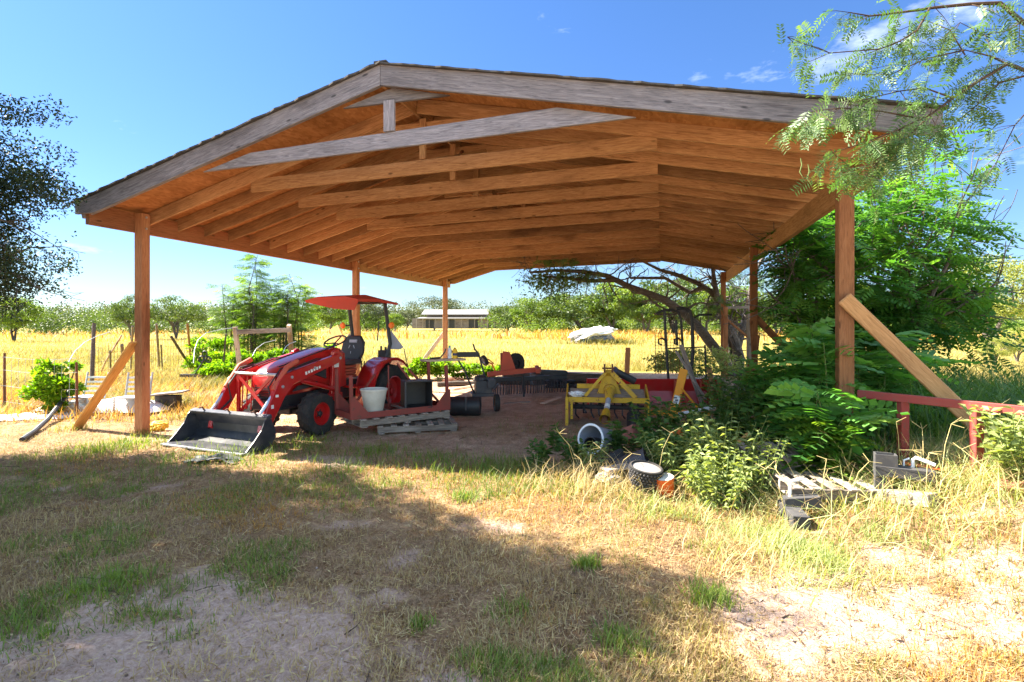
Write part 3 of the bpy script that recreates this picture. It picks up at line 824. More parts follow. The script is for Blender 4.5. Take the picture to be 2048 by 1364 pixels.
MB().bar((-.76, -1.465, .036), (.76, -1.465, .036), .10, .016, (0, 0, 1)).build('cutting_edge', M['galv'], bk)
MB().box((0, -1.06, .43), (1.50, .085, .05), Matrix.Rotation(R(20), 3, 'X')).build('bucket_lip', M['bucket'], bk, bevel=.006)
m = MB()
for x in (-.47, .47): m.box((x, -.905, .22), (.12, .06, .24))
m.build('mounting_plate', M['red'], bk)
# hoses, decals, bolts, chain hooks and dust-catching seams
m = MB()
for sd in (1, -1):
    for q in (0, .022): m.tube([(sd * .44, .50, 1.10 - q), (sd * .435, .1, 1.13 - q), (sd * .435, -.3, 1.03 - q), (sd * .44, -.55, .97 - q), (sd * .44, -.72, .80 - q)], .009, 6)
m.build('hydraulic_line', M['black'], TR, smooth=True)
m = MB()
for i in range(6): m.box((.518, .10 - .055 * i, 1.005 - .014 * i), (.006, .034, .045 if i % 2 else .036), Matrix.Rotation(R(14), 3, 'X'))
m.box((.518, -.72, .66), (.006, .05, .035)).box((.518, -.80, .52), (.006, .04, .05))
m.build('arm_decal', M['label_white'], TR)
m = MB()
for (y, z) in ((.56, 1.12), (.0, 1.0), (-.45, .90), (-.62, .78), (-.90, .30)):
    m.lathe([(0, .0), (.022, .0), (.022, .014), (0, .016)], 8, (.515, y, z), 'X')
m.build('pivot_bolts', M['galv'], TR)
m = MB()
for x in (-.2, .2): m.bar((x, -.40, 1.032), (x * 1.05, .78, 1.303), .012, .012)
m.build('hood_seam', M['black'], hood)
m = MB()
for x in (-.5, 0, .5): m.tube([(x, -1.06, .455), (x, -1.09, .50), (x, -1.13, .49)], .011, 6)
m.build('chain_hook', M['rust'], bk)
# canopy
c = MB()
z1, z2 = 2.135, 2.10
top = [(-.57, .92, z2 - .02), (-.30, .92, z1), (.30, .92, z1), (.57, .92, z2 - .02), (.57, 2.06, z2 - .05), (.30, 2.06, z1 - .03), (-.30, 2.06, z1 - .03), (-.57, 2.06, z2 - .05), (-.57, 1.45, z2), (-.30, 1.45, z1 + .05), (.30, 1.45, z1 + .05), (.57, 1.45, z2)]
c.add(top, [(0, 1, 9, 8), (1, 2, 10, 9), (2, 3, 11, 10), (8, 9, 6, 7), (9, 10, 5, 6), (10, 11, 4, 5)])
c.add([(-.57, .92, z2 - .02), (-.30, .92, z1), (.30, .92, z1), (.57, .92, z2 - .02), (.57, .94, z2 - .05), (.44, .99, z2 - .20), (.02, .98, z2 - .17), (-.57, .94, z2 - .05)], [(0, 1, 2, 3, 4, 5, 6, 7)])
for x in (-.57, .57):
    c.add([(x, .92, z2 - .02), (x, 1.45, z2), (x, 2.06, z2 - .05), (x * .98, 2.05, z2 - .085), (x * .98, 1.45, z2 - .05), (x, .94, z2 - .06)], [(0, 1, 2, 3, 4, 5)])
cn_ = c.build('canopy', M['canopy_red'], TR); so = cn_.modifiers.new('t', 'SOLIDIFY'); so.thickness = .012
MB().bar((-.42, 1.86, 2.06), (.42, 1.86, 2.06), .06, .05).bar((-.3, .98, 2.07), (-.3, 2.0, 2.06), .03, .03).bar((.3, .98, 2.07), (.3, 2.0, 2.06), .03, .03).build('canopy_frame', M['black'], cn_)
MB().prism([(.42, 1.55), (.70, 1.24), (.63, 1.20), (.38, 1.20), (.36, 1.24)], 2.03, .006, 'XZ').build('slow_sign', M['plastic_grey'], TR)
MB().tube([(.66, 2.10, 1.22), (.74, 2.14, .80)], .008, 6).tube([(.10, 2.05, 1.35), (.10, 2.1, 1.72)], .012, 6).build('aerial', M['black'], TR)
MB().box((.30, 2.0, 1.10), (.20, .14, .16)).tube([(.24, 1.98, 1.1), (.24, 1.98, 1.26)], .02, 8).tube([(.34, 1.98, 1.1), (.34, 1.98, 1.24)], .024, 8).build('valve_block', M['black'], TR, bevel=.01)
MB().tube([(.25, 1.95, .45), (.28, 2.55, .42)], .025, 8).tube([(-.25, 1.95, .45), (-.28, 2.55, .42)], .025, 8).bar((0, 1.95, .75), (0, 2.4, .72), .05, .05).build('three_point_arms', M['steel_dark'], TR)
for x in (.33, .27): MB().tube([(x, 1.38, .62), (x + .02, 1.36, .95), (x + .04, 1.34, 1.02)], .009, 6).build('control_lever', M['black'], TR)

# ================================================================== pallets, red rack and what lies on it
def pallet(name, label, origin, rz, z0, L_, W_, nb, mat, group=None, skip=()):
    p = thing(name, label, 'pallet', (origin[0], origin[1], z0), rz, group)
    for k_, y in enumerate((.045, W_ / 2, W_ - .045)):
        timber('stringer', (0, y, .055), (L_, y, .055), .038, .086, mat, p)
    for k_ in range(nb):
        x = .05 + (L_ - .1) * k_ / (nb - 1)
        if k_ in skip: continue
        j = rng.uniform(-.012, .012)
        timber('deck_board', (x + j, -.005, .1085), (x - j, W_ + .005, .1085), .088, .018, mat, p)
    for x in (.06, L_ / 2, L_ - .06):
        timber('bottom_board', (x, 0, .0025), (x, W_, .0025), .09, .016, mat, p)
    return p
RA = R(37.0)
RO = Vector((-2.33, 7.92, 0))
def rack_pt(x, y, z=0):
    return RO + Vector((math.cos(RA) * x - math.sin(RA) * y, math.sin(RA) * x + math.cos(RA) * y, z))
p0 = rack_pt(.42, .02); pallet('pallet', 'bottom grey pallet lying askew on the dirt under the rack', p0, RA - R(24), .02, 1.20, .80, 7, M['grey_wood'], 'pallets under the red rack')
p0 = rack_pt(.14, -.05); pallet('pallet', 'upper grey pallet squarely under the red steel rack', p0, RA, .155, 1.50, .72, 8, M['grey_wood'], 'pallets under the red rack')
zr = .278
rk = thing('steel_rack', 'dull red welded steel rack with corner gussets and uprights standing on grey pallets', 'rack', (RO.x, RO.y, zr), RA)
m = MB(); RL, RW = 1.66, .66
m.bar((0, 0, .045), (RL, 0, .045), .012, .09).bar((0, RW, .045), (RL, RW, .045), .012, .09).bar((.006, .008, .045), (.006, RW - .008, .045), .012, .088).bar((RL - .006, .008, .045), (RL - .006, RW - .008, .045), .012, .088)
m.build('base_frame', M['rack_red'], rk)
for x0, sx in ((0.0, 1), (RL, -1)):
    for y0 in (-.004, RW + .004):
        MB().prism([(x0, .0), (x0 + sx * .30, .0), (x0 + sx * .30, .05), (x0 + sx * .06, .33), (x0, .33)], y0 - .003, .006, 'XZ').build('gusset', M['rack_red'], rk)
hts = {(0, 0): .64, (0, 1): .70, (1, 0): .72, (1, 1): .74}
for i, x in enumerate((.03, RL - .03)):
    for j, y in enumerate((.03, RW - .03)):
        lean = .03 if i else -.015
        MB().bar((x, y, .0), (x + lean * (1 if i else -1) * -1, y, hts[i, j]), .045, .045).build('upright', M['rack_red'], rk, bevel=.004)
for x in (.55, .66, .95, 1.25):
    MB().bar((x, .01, .055), (x, RW - .01, .055), .05, .02).build('slat', M['grey_wood'], rk)
def loose(name, label, cat, p0, p1, w_, h_, mat, group=None, up=(0, 0, 1)):
    o = timber(name, p0, p1, w_, h_, mat, None, up=up)
    return tag(o, label, cat, group)
loose('steel_bar', 'red flat bar leaning inside the rack behind the pale flower pot', 'bar', rack_pt(.16, .44, .34), rack_pt(.62, .60, .86), .05, .02, M['rack_red'])
loose('steel_bar', 'thin dark upright bar standing in the rack before the rear tractor wheel', 'bar', rack_pt(.82, .50, .34), rack_pt(.82, .52, 1.0), .02, .02, M['rack_red'])
loose('steel_bar', 'long red bar leaning back over the black box', 'bar', rack_pt(1.48, .45, .36), rack_pt(1.02, .62, 1.02), .055, .03, M['rack_red'])
loose('steel_bar', 'short red bar leaning across the right end of the rack', 'bar', rack_pt(1.60, .22, .36), rack_pt(1.22, .62, .92), .05, .03, M['rack_red'])
# flower pot
c_ = rack_pt(.44, .20)
pot = thing('flower_pot', 'large pale plastic flower pot with a rolled rim standing on the red rack', 'flower pot', (c_.x, c_.y, zr + .03))
MB().lathe([(.0, 0), (.125, 0), (.135, .01), (.165, .20), (.170, .21), (.178, .27), (.195, .345), (.205, .35), (.205, .375), (.190, .378), (.178, .34), (.155, .18), (.12, .03), (0, .03)], 36).build('pot', M['pot'], pot, smooth=True)
# black box
c_ = rack_pt(1.17, .23)
bx = thing('metal_box', 'black open-fronted steel box lying on the right half of the rack', 'box', (c_.x, c_.y, zr + .066), RA - R(14))
m = MB(); s_ = .21
m.box((0, s_ - .006, s_), (2 * s_, .012, 2 * s_)).box((0, -.006, .006), (2 * s_, 2 * s_ - .012, .012)).box((0, -.006, 2 * s_ - .006), (2 * s_, 2 * s_ - .012, .012)).box((-s_ + .006, -.006, s_), (.012, 2 * s_ - .012, 2 * s_ - .024)).box((s_ - .006, -.006, s_), (.012, 2 * s_ - .012, 2 * s_ - .024))
m.build('shell', M['black'], bx, bevel=.004)
MB().bar((-s_ + .004, -s_ + .004, 2 * s_ + .006), (s_ - .004, -s_ + .004, 2 * s_ + .006), .03, .01).bar((-s_ - .005, -s_ + .012, .0), (-s_ - .005, -s_ + .012, 2 * s_), .01, .03, (1, 0, 0)).build('trim_edge', M['steel_dark'], bx)
# plank laid over the right-hand uprights, with cans
pA = A(846, 719, 9.35); pB = A(925, 717, 9.75)
zt = 1.045
loose('plank', 'rough plank lying as a shelf across the tops of the rack uprights', 'plank', (pA.x, pA.y, zt), (pB.x, pB.y, zt), .28, .035, M['pale_wood'])
def can(name, label, cat, p, r, h_, mat, parts=()):
    t = thing(name, label, cat, p)
    MB().lathe([(0, 0), (r, 0), (r, h_ * .82), (r * .8, h_ * .92), (r * .55, h_), (0, h_)], 16).build('body', mat, t, smooth=True)
    for nm, a, b, mt, k_ in parts:
        MB().lathe([(0, h_ * a), (r * k_, h_ * a), (r * k_, h_ * b), (0, h_ * b)], 16).build(nm, mt, t)
    return t
q = pA.lerp(pB, .80)
can('oil_can', 'yellow can with a dark band standing on the plank shelf', 'can', (q.x, q.y, zt + .018), .042, .17, M['sack_yellow'], (('band', .3, .55, M['label_blue'], 1.03), ('cap', 1.0, 1.12, M['black'], .4)))
q = pA.lerp(pB, .66)
can('spray_bottle', 'pale green bottle beside the yellow can on the plank', 'bottle', (q.x, q.y + .03, zt + .018), .035, .19, M['plastic_white'], (('cap', 1.0, 1.18, M['teal'], .5),))
q = pA.lerp(pB, .40)
t = thing('hand_tool', 'dark hand tool lying on the plank shelf', 'tool', (q.x, q.y, zt + .03), .4)
MB().tube([(-.16, 0, 0), (.02, 0, .01)], .015, 8).build('handle', M['black'], t); MB().tube([(.02, 0, .01), (.10, .01, .10), (.12, .01, .16)], .012, 6).build('hook', M['steel_dark'], t)

# ================================================================== walk-behind machine with a drum
rl = thing('walk_behind_roller', 'black walk-behind machine with engine, tall handlebars and a black drum', 'roller', (-.66, 10.35, 0), R(12))
m = MB().lathe([(0, -.30), (.10, -.30), (.165, -.29), (.172, -.27), (.172, .27), (.165, .29), (.06, .30), (0, .30)], 28, (-.27, -.28, .172), 'X', Matrix.Rotation(R(-14), 3, 'Z'))
m.build('drum', M['black'], rl, smooth=True)
MB().bar((-.27, -.47, .12), (-.27, -.47, .36), .02, .03).bar((-.56, -.22, .17), (-.56, .1, .40), .03, .03).bar((.02, -.34, .17), (.08, .1, .40), .03, .03).build('drum_yoke', M['steel_dark'], rl)
MB().box((.10, .05, .34), (.42, .36, .06)).box((.12, .05, .48), (.30, .26, .24)).box((.26, -.02, .55), (.16, .2, .16)).lathe([(0, 0), (.12, 0), (.12, .07), (.06, .1), (0, .1)], 16, (.08, .05, .60)).tube([(.3, -.12, .45), (.36, -.16, .52), (.40, -.02, .52)], .03, 8).build('engine', M['steel_dark'], rl, bevel=.012)
for x in (-.06, .36):
    w_ = wheel('wheel', (x + .02, .02, .17), .17, .09, .07, rl, M['rust'], 1 if x > 0 else -1, 12, lug=False)
m = MB()
m.tube([(-.04, .12, .36), (-.22, .22, .80), (-.40, .28, 1.10), (-.46, .28, 1.16)], .017, 8).tube([(.24, .14, .40), (.12, .24, .90), (.07, .28, 1.10), (.0, .30, 1.18), (-.03, .30, 1.28)], .017, 8).box((-.15, .28, 1.08), (.44, .02, .10))
m.tube([(-.14, .18, .62), (.0, .22, .70), (.17, .2, .62)], .010, 6)
m.build('handlebar', M['black'], rl)

# ================================================================== landscape rake
lr = thing('landscape_rake', 'orange-red landscape rake with a long row of curved black tines', 'landscape rake', (.15, 12.75, 0), R(4))
MB().bar((-.72, -.12, .52), (.52, .0, .62), .09, .11).bar((.42, -.3, .60), (.46, .3, .64), .09, .10).build('draw_beam', M['salmon'], lr, bevel=.006)
MB().prism([(-.42, .50), (-.06, .62), (-.20, 1.02), (-.36, 1.04)], .02, .05, 'XZ').build('hitch_tower', M['salmon'], lr, bevel=.004)
MB().bar((-.36, .06, .50), (-.37, .06, 1.0), .10, .05, (0, 1, 0)).build('hitch_post', M['rack_red'], lr)
MB().bar((-.75, .12, .36), (1.16, .22, .42), .09, .10).bar((.52, .18, .55), (1.16, .2, .52), .26, .09).build('rake_beam', M['black'], lr, bevel=.005)
for i in range(36):
    x = -.74 + i * .054; y = .12 + .0525 * (x + .75); zb_ = .35 + .031 * (x + .75)
    pts = [(x, y, zb_)]
    for k_ in range(1, 6):
        a = k_ / 5
        pts.append((x + .02 * math.sin(i), y - .16 * math.sin(a * 2.6), zb_ - .33 * a))
    MB().tube(pts, .013, 5).build('tine', M['steel_dark'], lr)
MB().tube([(.08, -.30, .52), (.10, -.28, .02)], .022, 8).build('jack_stand', M['black'], lr)
gw = wheel('gauge_wheel', (-.02, .55, .72), .26, .13, .10, lr, M['black'], 1, 12, lug=False); gw.rotation_euler = (0, 0, R(-52))
cw = wheel('caster_wheel', (-.78, .45, .80), .135, .085, .06, lr, M['plastic_grey'], -1, 12, lug=False)
cw.rotation_euler = (R(18), R(-24), R(24))
MB().tube([(-.74, .44, .78), (-.60, .42, .72), (-.50, .36, .50)], .02, 6).tube([(-.70, .44, .84), (-.55, .42, .72)], .014, 6).build('caster_fork', M['orange'], lr)
can('oil_drum', 'small dark drum lying behind the rake tines', 'drum', A(1075, 757, 14.4) + Vector((0, 0, -.15)), .2, .34, M['steel_dark'])

# ================================================================== yellow rotary tiller
tl = thing('rotary_tiller', 'weathered yellow rotary tiller with an open drive shaft pointing forward', 'tiller', (1.56, 9.0, 0), -R(8))
MB().bar((-.66, 0, .42), (.66, 0, .42), .06, .085).bar((-.50, .42, .60), (.56, .42, .60), .08, .08).build('front_beam', M['yellow'], tl, bevel=.005)
for x in (-.66, .66):
    MB().prism([(-.05, .10), (.05, .05), (.52, .08), (.58, .40), (.44, .64), (.20, .56), (-.05, .47)], x - .012, .024).build('end_plate', M['yellow'], tl, bevel=.003)
MB().bar((-.655, -.055, .0), (-.655, -.055, .46), .05, .06, (0, 1, 0)).bar((-.58, .0, .10), (-.58, .0, .40), .04, .05, (0, 1, 0)).build('stand_leg', M['yellow'], tl, bevel=.003)
hd = [(-.62, .06, .455), (.62, .06, .455), (.62, .40, .56), (-.62, .40, .56), (-.62, .56, .40), (.62, .56, .40)]
m = MB().add(hd, [(0, 1, 2, 3), (3, 2, 5, 4)]).build('hood', M['grey_wood'], tl); so = m.modifiers.new('t', 'SOLIDIFY'); so.thickness = .012
MB().bar((.0, .16, .88), (-.36, .0, .48), .05, .015, (0, 1, 0)).bar((.06, .16, .88), (.46, -.02, .46), .075, .02, (0, 1, 0)).bar((.03, .14, .88), (.03, .42, .64), .07, .05).prism([(-.16, .50), (.24, .50), (.08, .90), (-.03, .90)], .20, .02, 'XZ').build('hitch_tower', M['yellow'], tl, bevel=.003)
MB().box((-.04, .13, .93), (.03, .03, .14)).box((.09, .13, .93), (.03, .03, .14)).tube([(-.08, .13, .93), (.13, .13, .93)], .015, 6).build('hitch_pin', M['rust'], tl)
MB().lathe([(0, -.16), (.09, -.16), (.12, -.06), (.12, .1), (.08, .16), (0, .16)], 18, (.05, .30, .56), 'Y').box((.05, .38, .56), (.24, .2, .24)).build('gearbox', M['yellow'], tl, smooth=True)
rt = Vector((.05, .12, .56)); ft = Vector((-.06, -.62, .18))
ax = (ft - rt).normalized()
MB().tube([rt, rt + ax * .05, rt + ax * .22, rt + ax * .26], [.075, .085, .06, .05], 16).build('drive_shaft_guard', M['yellow'], tl, smooth=True)
ps = MB().tube([rt + ax * .56, rt + ax * .60, rt + ax * .78, rt + ax * .80], [.05, .06, .085, .09], 16, cap=False).build('drive_shaft_guard', M['yellow'], tl, smooth=True)
MB().tube([rt + ax * .2, rt + ax * .62], .042, 14).build('drive_shaft', M['plastic_grey'], tl, smooth=True)
MB().tube([rt + ax * .42, rt + ax * .50], .0435, 14).build('shaft_label', M['label_white'], tl, smooth=True)
MB().tube([rt + ax * .68, rt + ax * .84], [.045, .045], 8).box(tuple(rt + ax * .84), (.10, .05, .05)).build('yoke', M['rust'], tl)
m = MB()
for i in range(9):
    x = -.52 + i * .13
    for a0 in (0.3, 2.4, 4.5):
        a = a0 + i * .7
        m.tube([(x, .30, .26), (x, .30 + .13 * math.cos(a), .26 + .13 * math.sin(a)), (x + .05, .30 + .20 * math.cos(a + .4), .26 + .20 * math.sin(a + .4))], .014, 5)
m.tube([(-.62, .30, .26), (.62, .30, .26)], .04, 8)
m.build('tine_rotor', M['steel_dark'], tl)
can('black_bucket', 'black plastic bucket standing under the yellow tiller', 'bucket', (1.98, 8.86, 0), .13, .26, M['black'])
rg = thing('rag_bundle', 'bluish white rag bundle lying on the left end of the tiller', 'rag', tl.matrix_basis @ Vector((-.50, .05, .50)))
def lump(name, mat, parent, r, sq=(1, 1, .6), seed=1, n=900, amp=.35, freq=2.5):
    import bmesh
    bm = bmesh.new(); bmesh.ops.create_icosphere(bm, subdivisions=4, radius=1)
    P = np.array([v.co[:] for v in bm.verts])
    d = fbm(P[:, 0] * freq + seed, P[:, 1] * freq + P[:, 2] * freq * 1.3, seed, 4) + fbm(P[:, 2] * freq - seed, P[:, 0] * freq - P[:, 1] * freq, seed + 5, 4) - 1
    for v, k_ in zip(bm.verts, d):
        v.co = v.co * (1 + amp * float(k_) * 2)
        v.co = Vector((v.co.x * r * sq[0], v.co.y * r * sq[1], v.co.z * r * sq[2]))
    me = bpy.data.meshes.new(name); bm.to_mesh(me); bm.free()
    return finish(name, me, mat, parent, smooth=True)
lump('cloth', M['plastic_white'], rg, .085, (1.4, .8, .55), 3, amp=.6)
hs = thing('hydraulic_motor', 'black cylinder slung behind the top of the yellow tiller', 'cylinder', tl.matrix_basis @ Vector((.30, .30, .80)))
MB().tube([(-.16, 0, .07), (.18, .05, -.10)], .06, 14).build('barrel', M['black'], hs, smooth=True); MB().tube([(-.20, 0, .09), (-.15, 0, .065)], .075, 14).build('cap', M['label_blue'], hs, smooth=True)

# ================================================================== red box blade, lever, tube frame, mesh panel
bb = thing('box_blade', 'long red steel blade box standing on the dirt behind the tiller', 'blade', (2.86, 11.2, 0), -R(3))
MB().prism([(0, .06), (.02, .06), (.10, .30), (.06, .55), (.03, .55), (.07, .30)], -1.32, 2.64).build('mouldboard', M['red'], bb)
for x in (-1.33, 1.32): MB().prism([(-.34, .05), (.10, .05), (.12, .56), (-.08, .50)], x, .016).build('end_plate', M['red'], bb)
for x in (-.45, .45, .95): MB().box((x, -.03, .33), (.025, .14, .40), Matrix.Rotation(R(8), 3, 'X')).build('rib', M['salmon'], bb)
MB().bar((-1.3, .14, .50), (1.3, .14, .50), .08, .07).build('top_rail', M['red'], bb, bevel=.005)
lv = thing('hitch_arm', 'orange-yellow steel hitch arm with a white sticker standing among weeds', 'hitch arm', (2.66, 8.95, 0), -R(14))
MB().bar((-.06, 0, .08), (.14, .05, .93), .13, .035, (0, 1, 0)).build('arm', M['orange_yellow'], lv, bevel=.01)
MB().box((.02, -.005, .44), (.09, .075, .13), Matrix.Rotation(R(13), 3, 'Y')).build('sticker', M['label_white'], lv)
MB().box((.0, -.035, .47), (.05, .025, .02)).box((.02, -.038, .43), (.045, .02, .025)).box((.0, -.035, .40), (.05, .025, .015)).build('print', M['label_blue'], lv)
MB().bar((-.45, .05, .20), (.55, .1, .22), .10, .08).bar((.10, .0, .62), (.42, .1, .22), .03, .03).build('crossbar', M['orange_yellow'], lv, bevel=.006)
MB().tube([(.05, -.05, .20), (.62, .05, .33)], .035, 10).build('ram', M['plastic_white'], lv, smooth=True)
tf = thing('tube_frame', 'tall dark bent steel tube frame with hooks standing behind the red blade', 'frame', (3.55, 11.9, 0), 0)
def ap(px, py, D=11.9): return A(px, py, D) - tf.location
MB().tube([ap(1338, 775), ap(1334, 720), ap(1329, 630), ap(1328, 622)], .03, 8).build('upright', M['black'], tf, smooth=True)
MB().tube([ap(1372, 775), ap(1366, 700), ap(1362, 640), ap(1357, 624), ap(1345, 619), ap(1326, 621), ap(1312, 628)], .028, 8).build('upright', M['black'], tf, smooth=True)
MB().tube([ap(1380, 775, 12), ap(1386, 700, 12), ap(1384, 640, 12), ap(1380, 622, 12), ap(1368, 616, 12), ap(1352, 617, 12)], .04, 8).build('upright', M['black'], tf, smooth=True)
MB().tube([ap(1413, 775, 12), ap(1410, 690, 12)], .02, 8).tube([ap(1424, 629, 12), ap(1398, 630, 12), ap(1388, 636, 12)], .022, 8).build('side_arm', M['black'], tf, smooth=True)
for px in (1332, 1364):
    MB().tube([ap(px, 682, 11.85), ap(px - 8, 676, 11.8), ap(px - 15, 679, 11.8), ap(px - 15, 687, 11.8), ap(px - 8, 690, 11.8)], .02, 6).build('hook', M['black'], tf, smooth=True)
MB().tube([ap(1336, 697), ap(1410, 694, 12)], .015, 6).tube([ap(1352, 640, 11.9), ap(1354, 690, 11.9)], .03, 8).build('crossbar', M['black'], tf, smooth=True)
mp_ = thing('trellis', 'rusty wire mesh trellis standing on edge beside the tube frame', 'trellis', A(1335, 745, 13.0) * 1, R(6))
m = MB(); W_, H_ = .60, .96
for i in range(9): m.tube([(-W_ / 2 + W_ * i / 8, 0, 0), (-W_ / 2 + W_ * i / 8, 0, H_)], .004, 4)
for i in range(14): m.tube([(-W_ / 2, .004, H_ * i / 13), (W_ / 2, .004, H_ * i / 13)], .004, 4)
m.build('wires', M['rust'], mp_)
MB().tube([(-W_ / 2, 0, 0), (-W_ / 2, 0, H_), (W_ / 2, 0, H_), (W_ / 2, 0, 0)], .009, 6).build('border', M['rust'], mp_)
mp_.location.z = .5
def stake(name, label, cat, base, top, w_, mat, group=None, rnd=False):
    base = Vector(base); top = Vector(top)
    if rnd:
        m = MB(); mid = base.lerp(top, .5); d = top - base
        m.tube([Vector((0, 0, -.2)), d * .33, d * .66, d], [w_ * .55, w_ * .52, w_ * .48, w_ * .45], 8)
        o = m.build(name, mat, None, smooth=True); o.location = base
    else:
        o = timber(name, base - (top - base).normalized() * .15, top, w_, w_, mat, None, up=(0, 1, 0), bevel=.006)
    return tag(o, label, cat, group)
stake('wood_post', 'short square brown post standing behind the tiller at the shed back', 'post', A(1252, 788, 12.9), A(1256, 695, 12.9), .10, M['timber_red'])
loose('plank', 'grey board leaning diagonally against the tube frame', 'plank', A(1408, 818, 10.4), A(1362, 690, 11.6), .09, .03, M['grey_wood'])
loose('plank', 'short grey board leaning to the left of the longer one', 'plank', A(1412, 800, 10.6), A(1352, 702, 11.2), .06, .03, M['grey_wood'])
loose('plank', 'brown stub of board standing at the right end of the red blade', 'plank', A(1428, 800, 11.0), A(1418, 735, 11.3), .10, .035, M['timber_tan'])
loose('plank', 'wide dark plank leaning on the middle right post', 'plank', A(1494, 800, 11.0), A(1512, 672, 11.45), .16, .035, M['timber_red'])
loose('plank', 'pale narrow plank leaning beside the middle right post', 'plank', A(1536, 800, 10.9), A(1524, 735, 11.4), .07, .03, M['pale_wood'])
loose('plank', 'split grey plank propped against the left face of the middle right post', 'plank', A(1500, 720, 11.1), A(1496, 640, 11.5), .06, .03, M['grey_wood'])
# propane tank
pt = thing('propane_tank', 'white propane tank with a dark printed band beside the middle right post', 'gas tank', (4.62, 11.15, .02), R(-20))
MB().lathe([(0, 0), (.11, 0), (.12, .03), (.15, .05), (.155, .10), (.155, .27), (.145, .32), (.10, .36), (.04, .375), (0, .375)], 28).build('tank', M['plastic_grey'], pt, smooth=True)
MB().lathe([(.1555, .13), (.157, .13), (.157, .24), (.1555, .24)], 28).build('label_band', M['label_blue'], pt, smooth=True)
m = MB()
for i, (a, z) in enumerate(((-70, .205), (-84, .21), (-98, .205), (-112, .20), (-75, .165), (-92, .17), (-108, .165))):
    m.box((.157 * math.cos(R(a)), .157 * math.sin(R(a)), z), (.03, .006, .014), Matrix.Rotation(R(a + 90), 3, 'Z'))
m.build('print', M['label_white'], pt)
cl = MB().lathe([(.10, .36), (.105, .45), (.098, .455), (.094, .36)], 20).build('collar', M['plastic_grey'], pt, smooth=True)
MB().lathe([(0, .37), (.03, .37), (.03, .42), (.02, .43), (0, .43)], 12).build('valve', M['rust'], pt)
# ================================================================== clutter in the yard before the shed
def on(px, py, dz=0.0):
    p = G(px, py); p.z = hz(p.x, p.y) + dz
    return p
def tilt(o, axis_dir):
    """Point the thing's local +Z along a direction."""
    o.rotation_euler = Vector(axis_dir).to_track_quat('Z', 'Y').to_euler(); return o
p = on(1196, 918)
br = thing('plastic_tub', 'large grey-white plastic tub tipped on its side with its mouth facing the lawn', 'tub', p + Vector((.07, .28, .175)))
tilt(br, (-.66, -.72, .20))
MB().lathe([(0, -.24), (.135, -.24), (.145, -.22), (.172, .17), (.172, .19), (.19, .195), (.19, .215), (.166, .215), (.135, -.20), (0, -.20)], 36).build('tub', M['plastic_grey'], br, smooth=True)
MB().lathe([(.168, .214), (.192, .214), (.194, .222), (.168, .224)], 36).build('rim', M['plastic_white'], br, smooth=True)
bp = thing('black_pot', 'black nursery pot lying inside the tipped grey tub', 'pot', br.matrix_basis @ Vector((0, 0, 0)) if False else p + Vector((.0, .22, .13)))
tilt(bp, (-.66, -.72, .14))
MB().lathe([(0, -.12), (.075, -.12), (.095, .10), (.10, .11), (.088, .11), (.07, -.10), (0, -.10)], 24).build('pot', M['black'], bp, smooth=True)
p = on(1222, 946)
ty = wheel('old_tyre', (p.x - .03, p.y + .05, p.z + .09), .235, .17, .14, None, M['rust'], 1, 16, lug=False)
ty.rotation_euler = (0, R(62), R(-30)); tag(ty, 'worn black tyre half buried in grass below the tipped tub', 'tyre')
p = on(1268, 962)
gb = thing('grey_bucket', 'dark grey plastic bucket lying on its side behind the dimpled planter', 'bucket', p + Vector((0, .10, .13)))
tilt(gb, (.80, -.25, .30))
MB().lathe([(0, -.17), (.105, -.17), (.112, -.15), (.135, .15), (.145, .155), (.145, .175), (.126, .175), (.10, -.14), (0, -.14)], 30).build('bucket', M['plastic_grey_dark'] if 'plastic_grey_dark' in M else M['steel_dark'], gb, smooth=True)
p = on(1290, 990)
dp = thing('planter', 'black dimpled rubber planter with a pale filled top beside the orange pail', 'planter', p + Vector((-.01, .06, .0)), .2)
dp.rotation_euler = (R(10), R(4), .2)
MB().lathe([(0, 0), (.105, 0), (.115, .02), (.155, .26), (.16, .275), (.145, .28), (.14, .255), (0, .25)], 32).build('body', M['rubber'], dp, smooth=True)
m = MB()
for r_i in range(5):
    for k in range(30):
        a = 2 * math.pi * (k + .5 * (r_i % 2)) / 30; z = .13 + r_i * .029; r = .113 + .042 * z / .26 + .008
        m.lathe([(0, -.008), (.011, -.004), (.011, .004), (0, .009)], 6, (r * math.cos(a), r * math.sin(a), z), rot=Vector((math.cos(a), math.sin(a), 0)).to_track_quat('Z', 'Y').to_matrix())
m.build('dimples', M['block'], dp)
MB().lathe([(0, .268), (.08, .272), (.142, .262), (.142, .258), (0, .254)], 24).build('filling', M['stone'], dp, smooth=True)
p = on(1331, 993)
op = thing('orange_pail', 'small bright orange pail with a pale lid beside the black planter', 'pail', p + Vector((0, .03, 0)))
op.rotation_euler = (R(6), R(-5), 0)
MB().lathe([(0, 0), (.078, 0), (.085, .01), (.094, .17), (.10, .172), (.10, .185), (.09, .186), (0, .186)], 28).build('pail', M['orange'], op, smooth=True)
MB().lathe([(0, .187), (.092, .187), (.098, .192), (.09, .197), (0, .199)], 28).build('lid', M['pot'], op, smooth=True)
loose('board', 'short weathered board lying level in the grass left of the planter', 'board', on(1208, 972, .15), on(1262, 964, .16), .16, .025, M['grey_wood'])
p = on(1222, 978)
st = lump('stone', M['stone'], None, .11, (1.2, .9, .8), 11); st.location = p + Vector((0, .06, .05)); tag(st, 'rough grey stone propping the short board in the grass', 'stone')
p = on(1274, 893)
rp = thing('crate', 'broken faded red plastic crate lying among the broad-leaved weeds', 'crate', p + Vector((0, .1, .14)), .4)
rp.rotation_euler = (R(-25), R(14), .4)
m = MB()
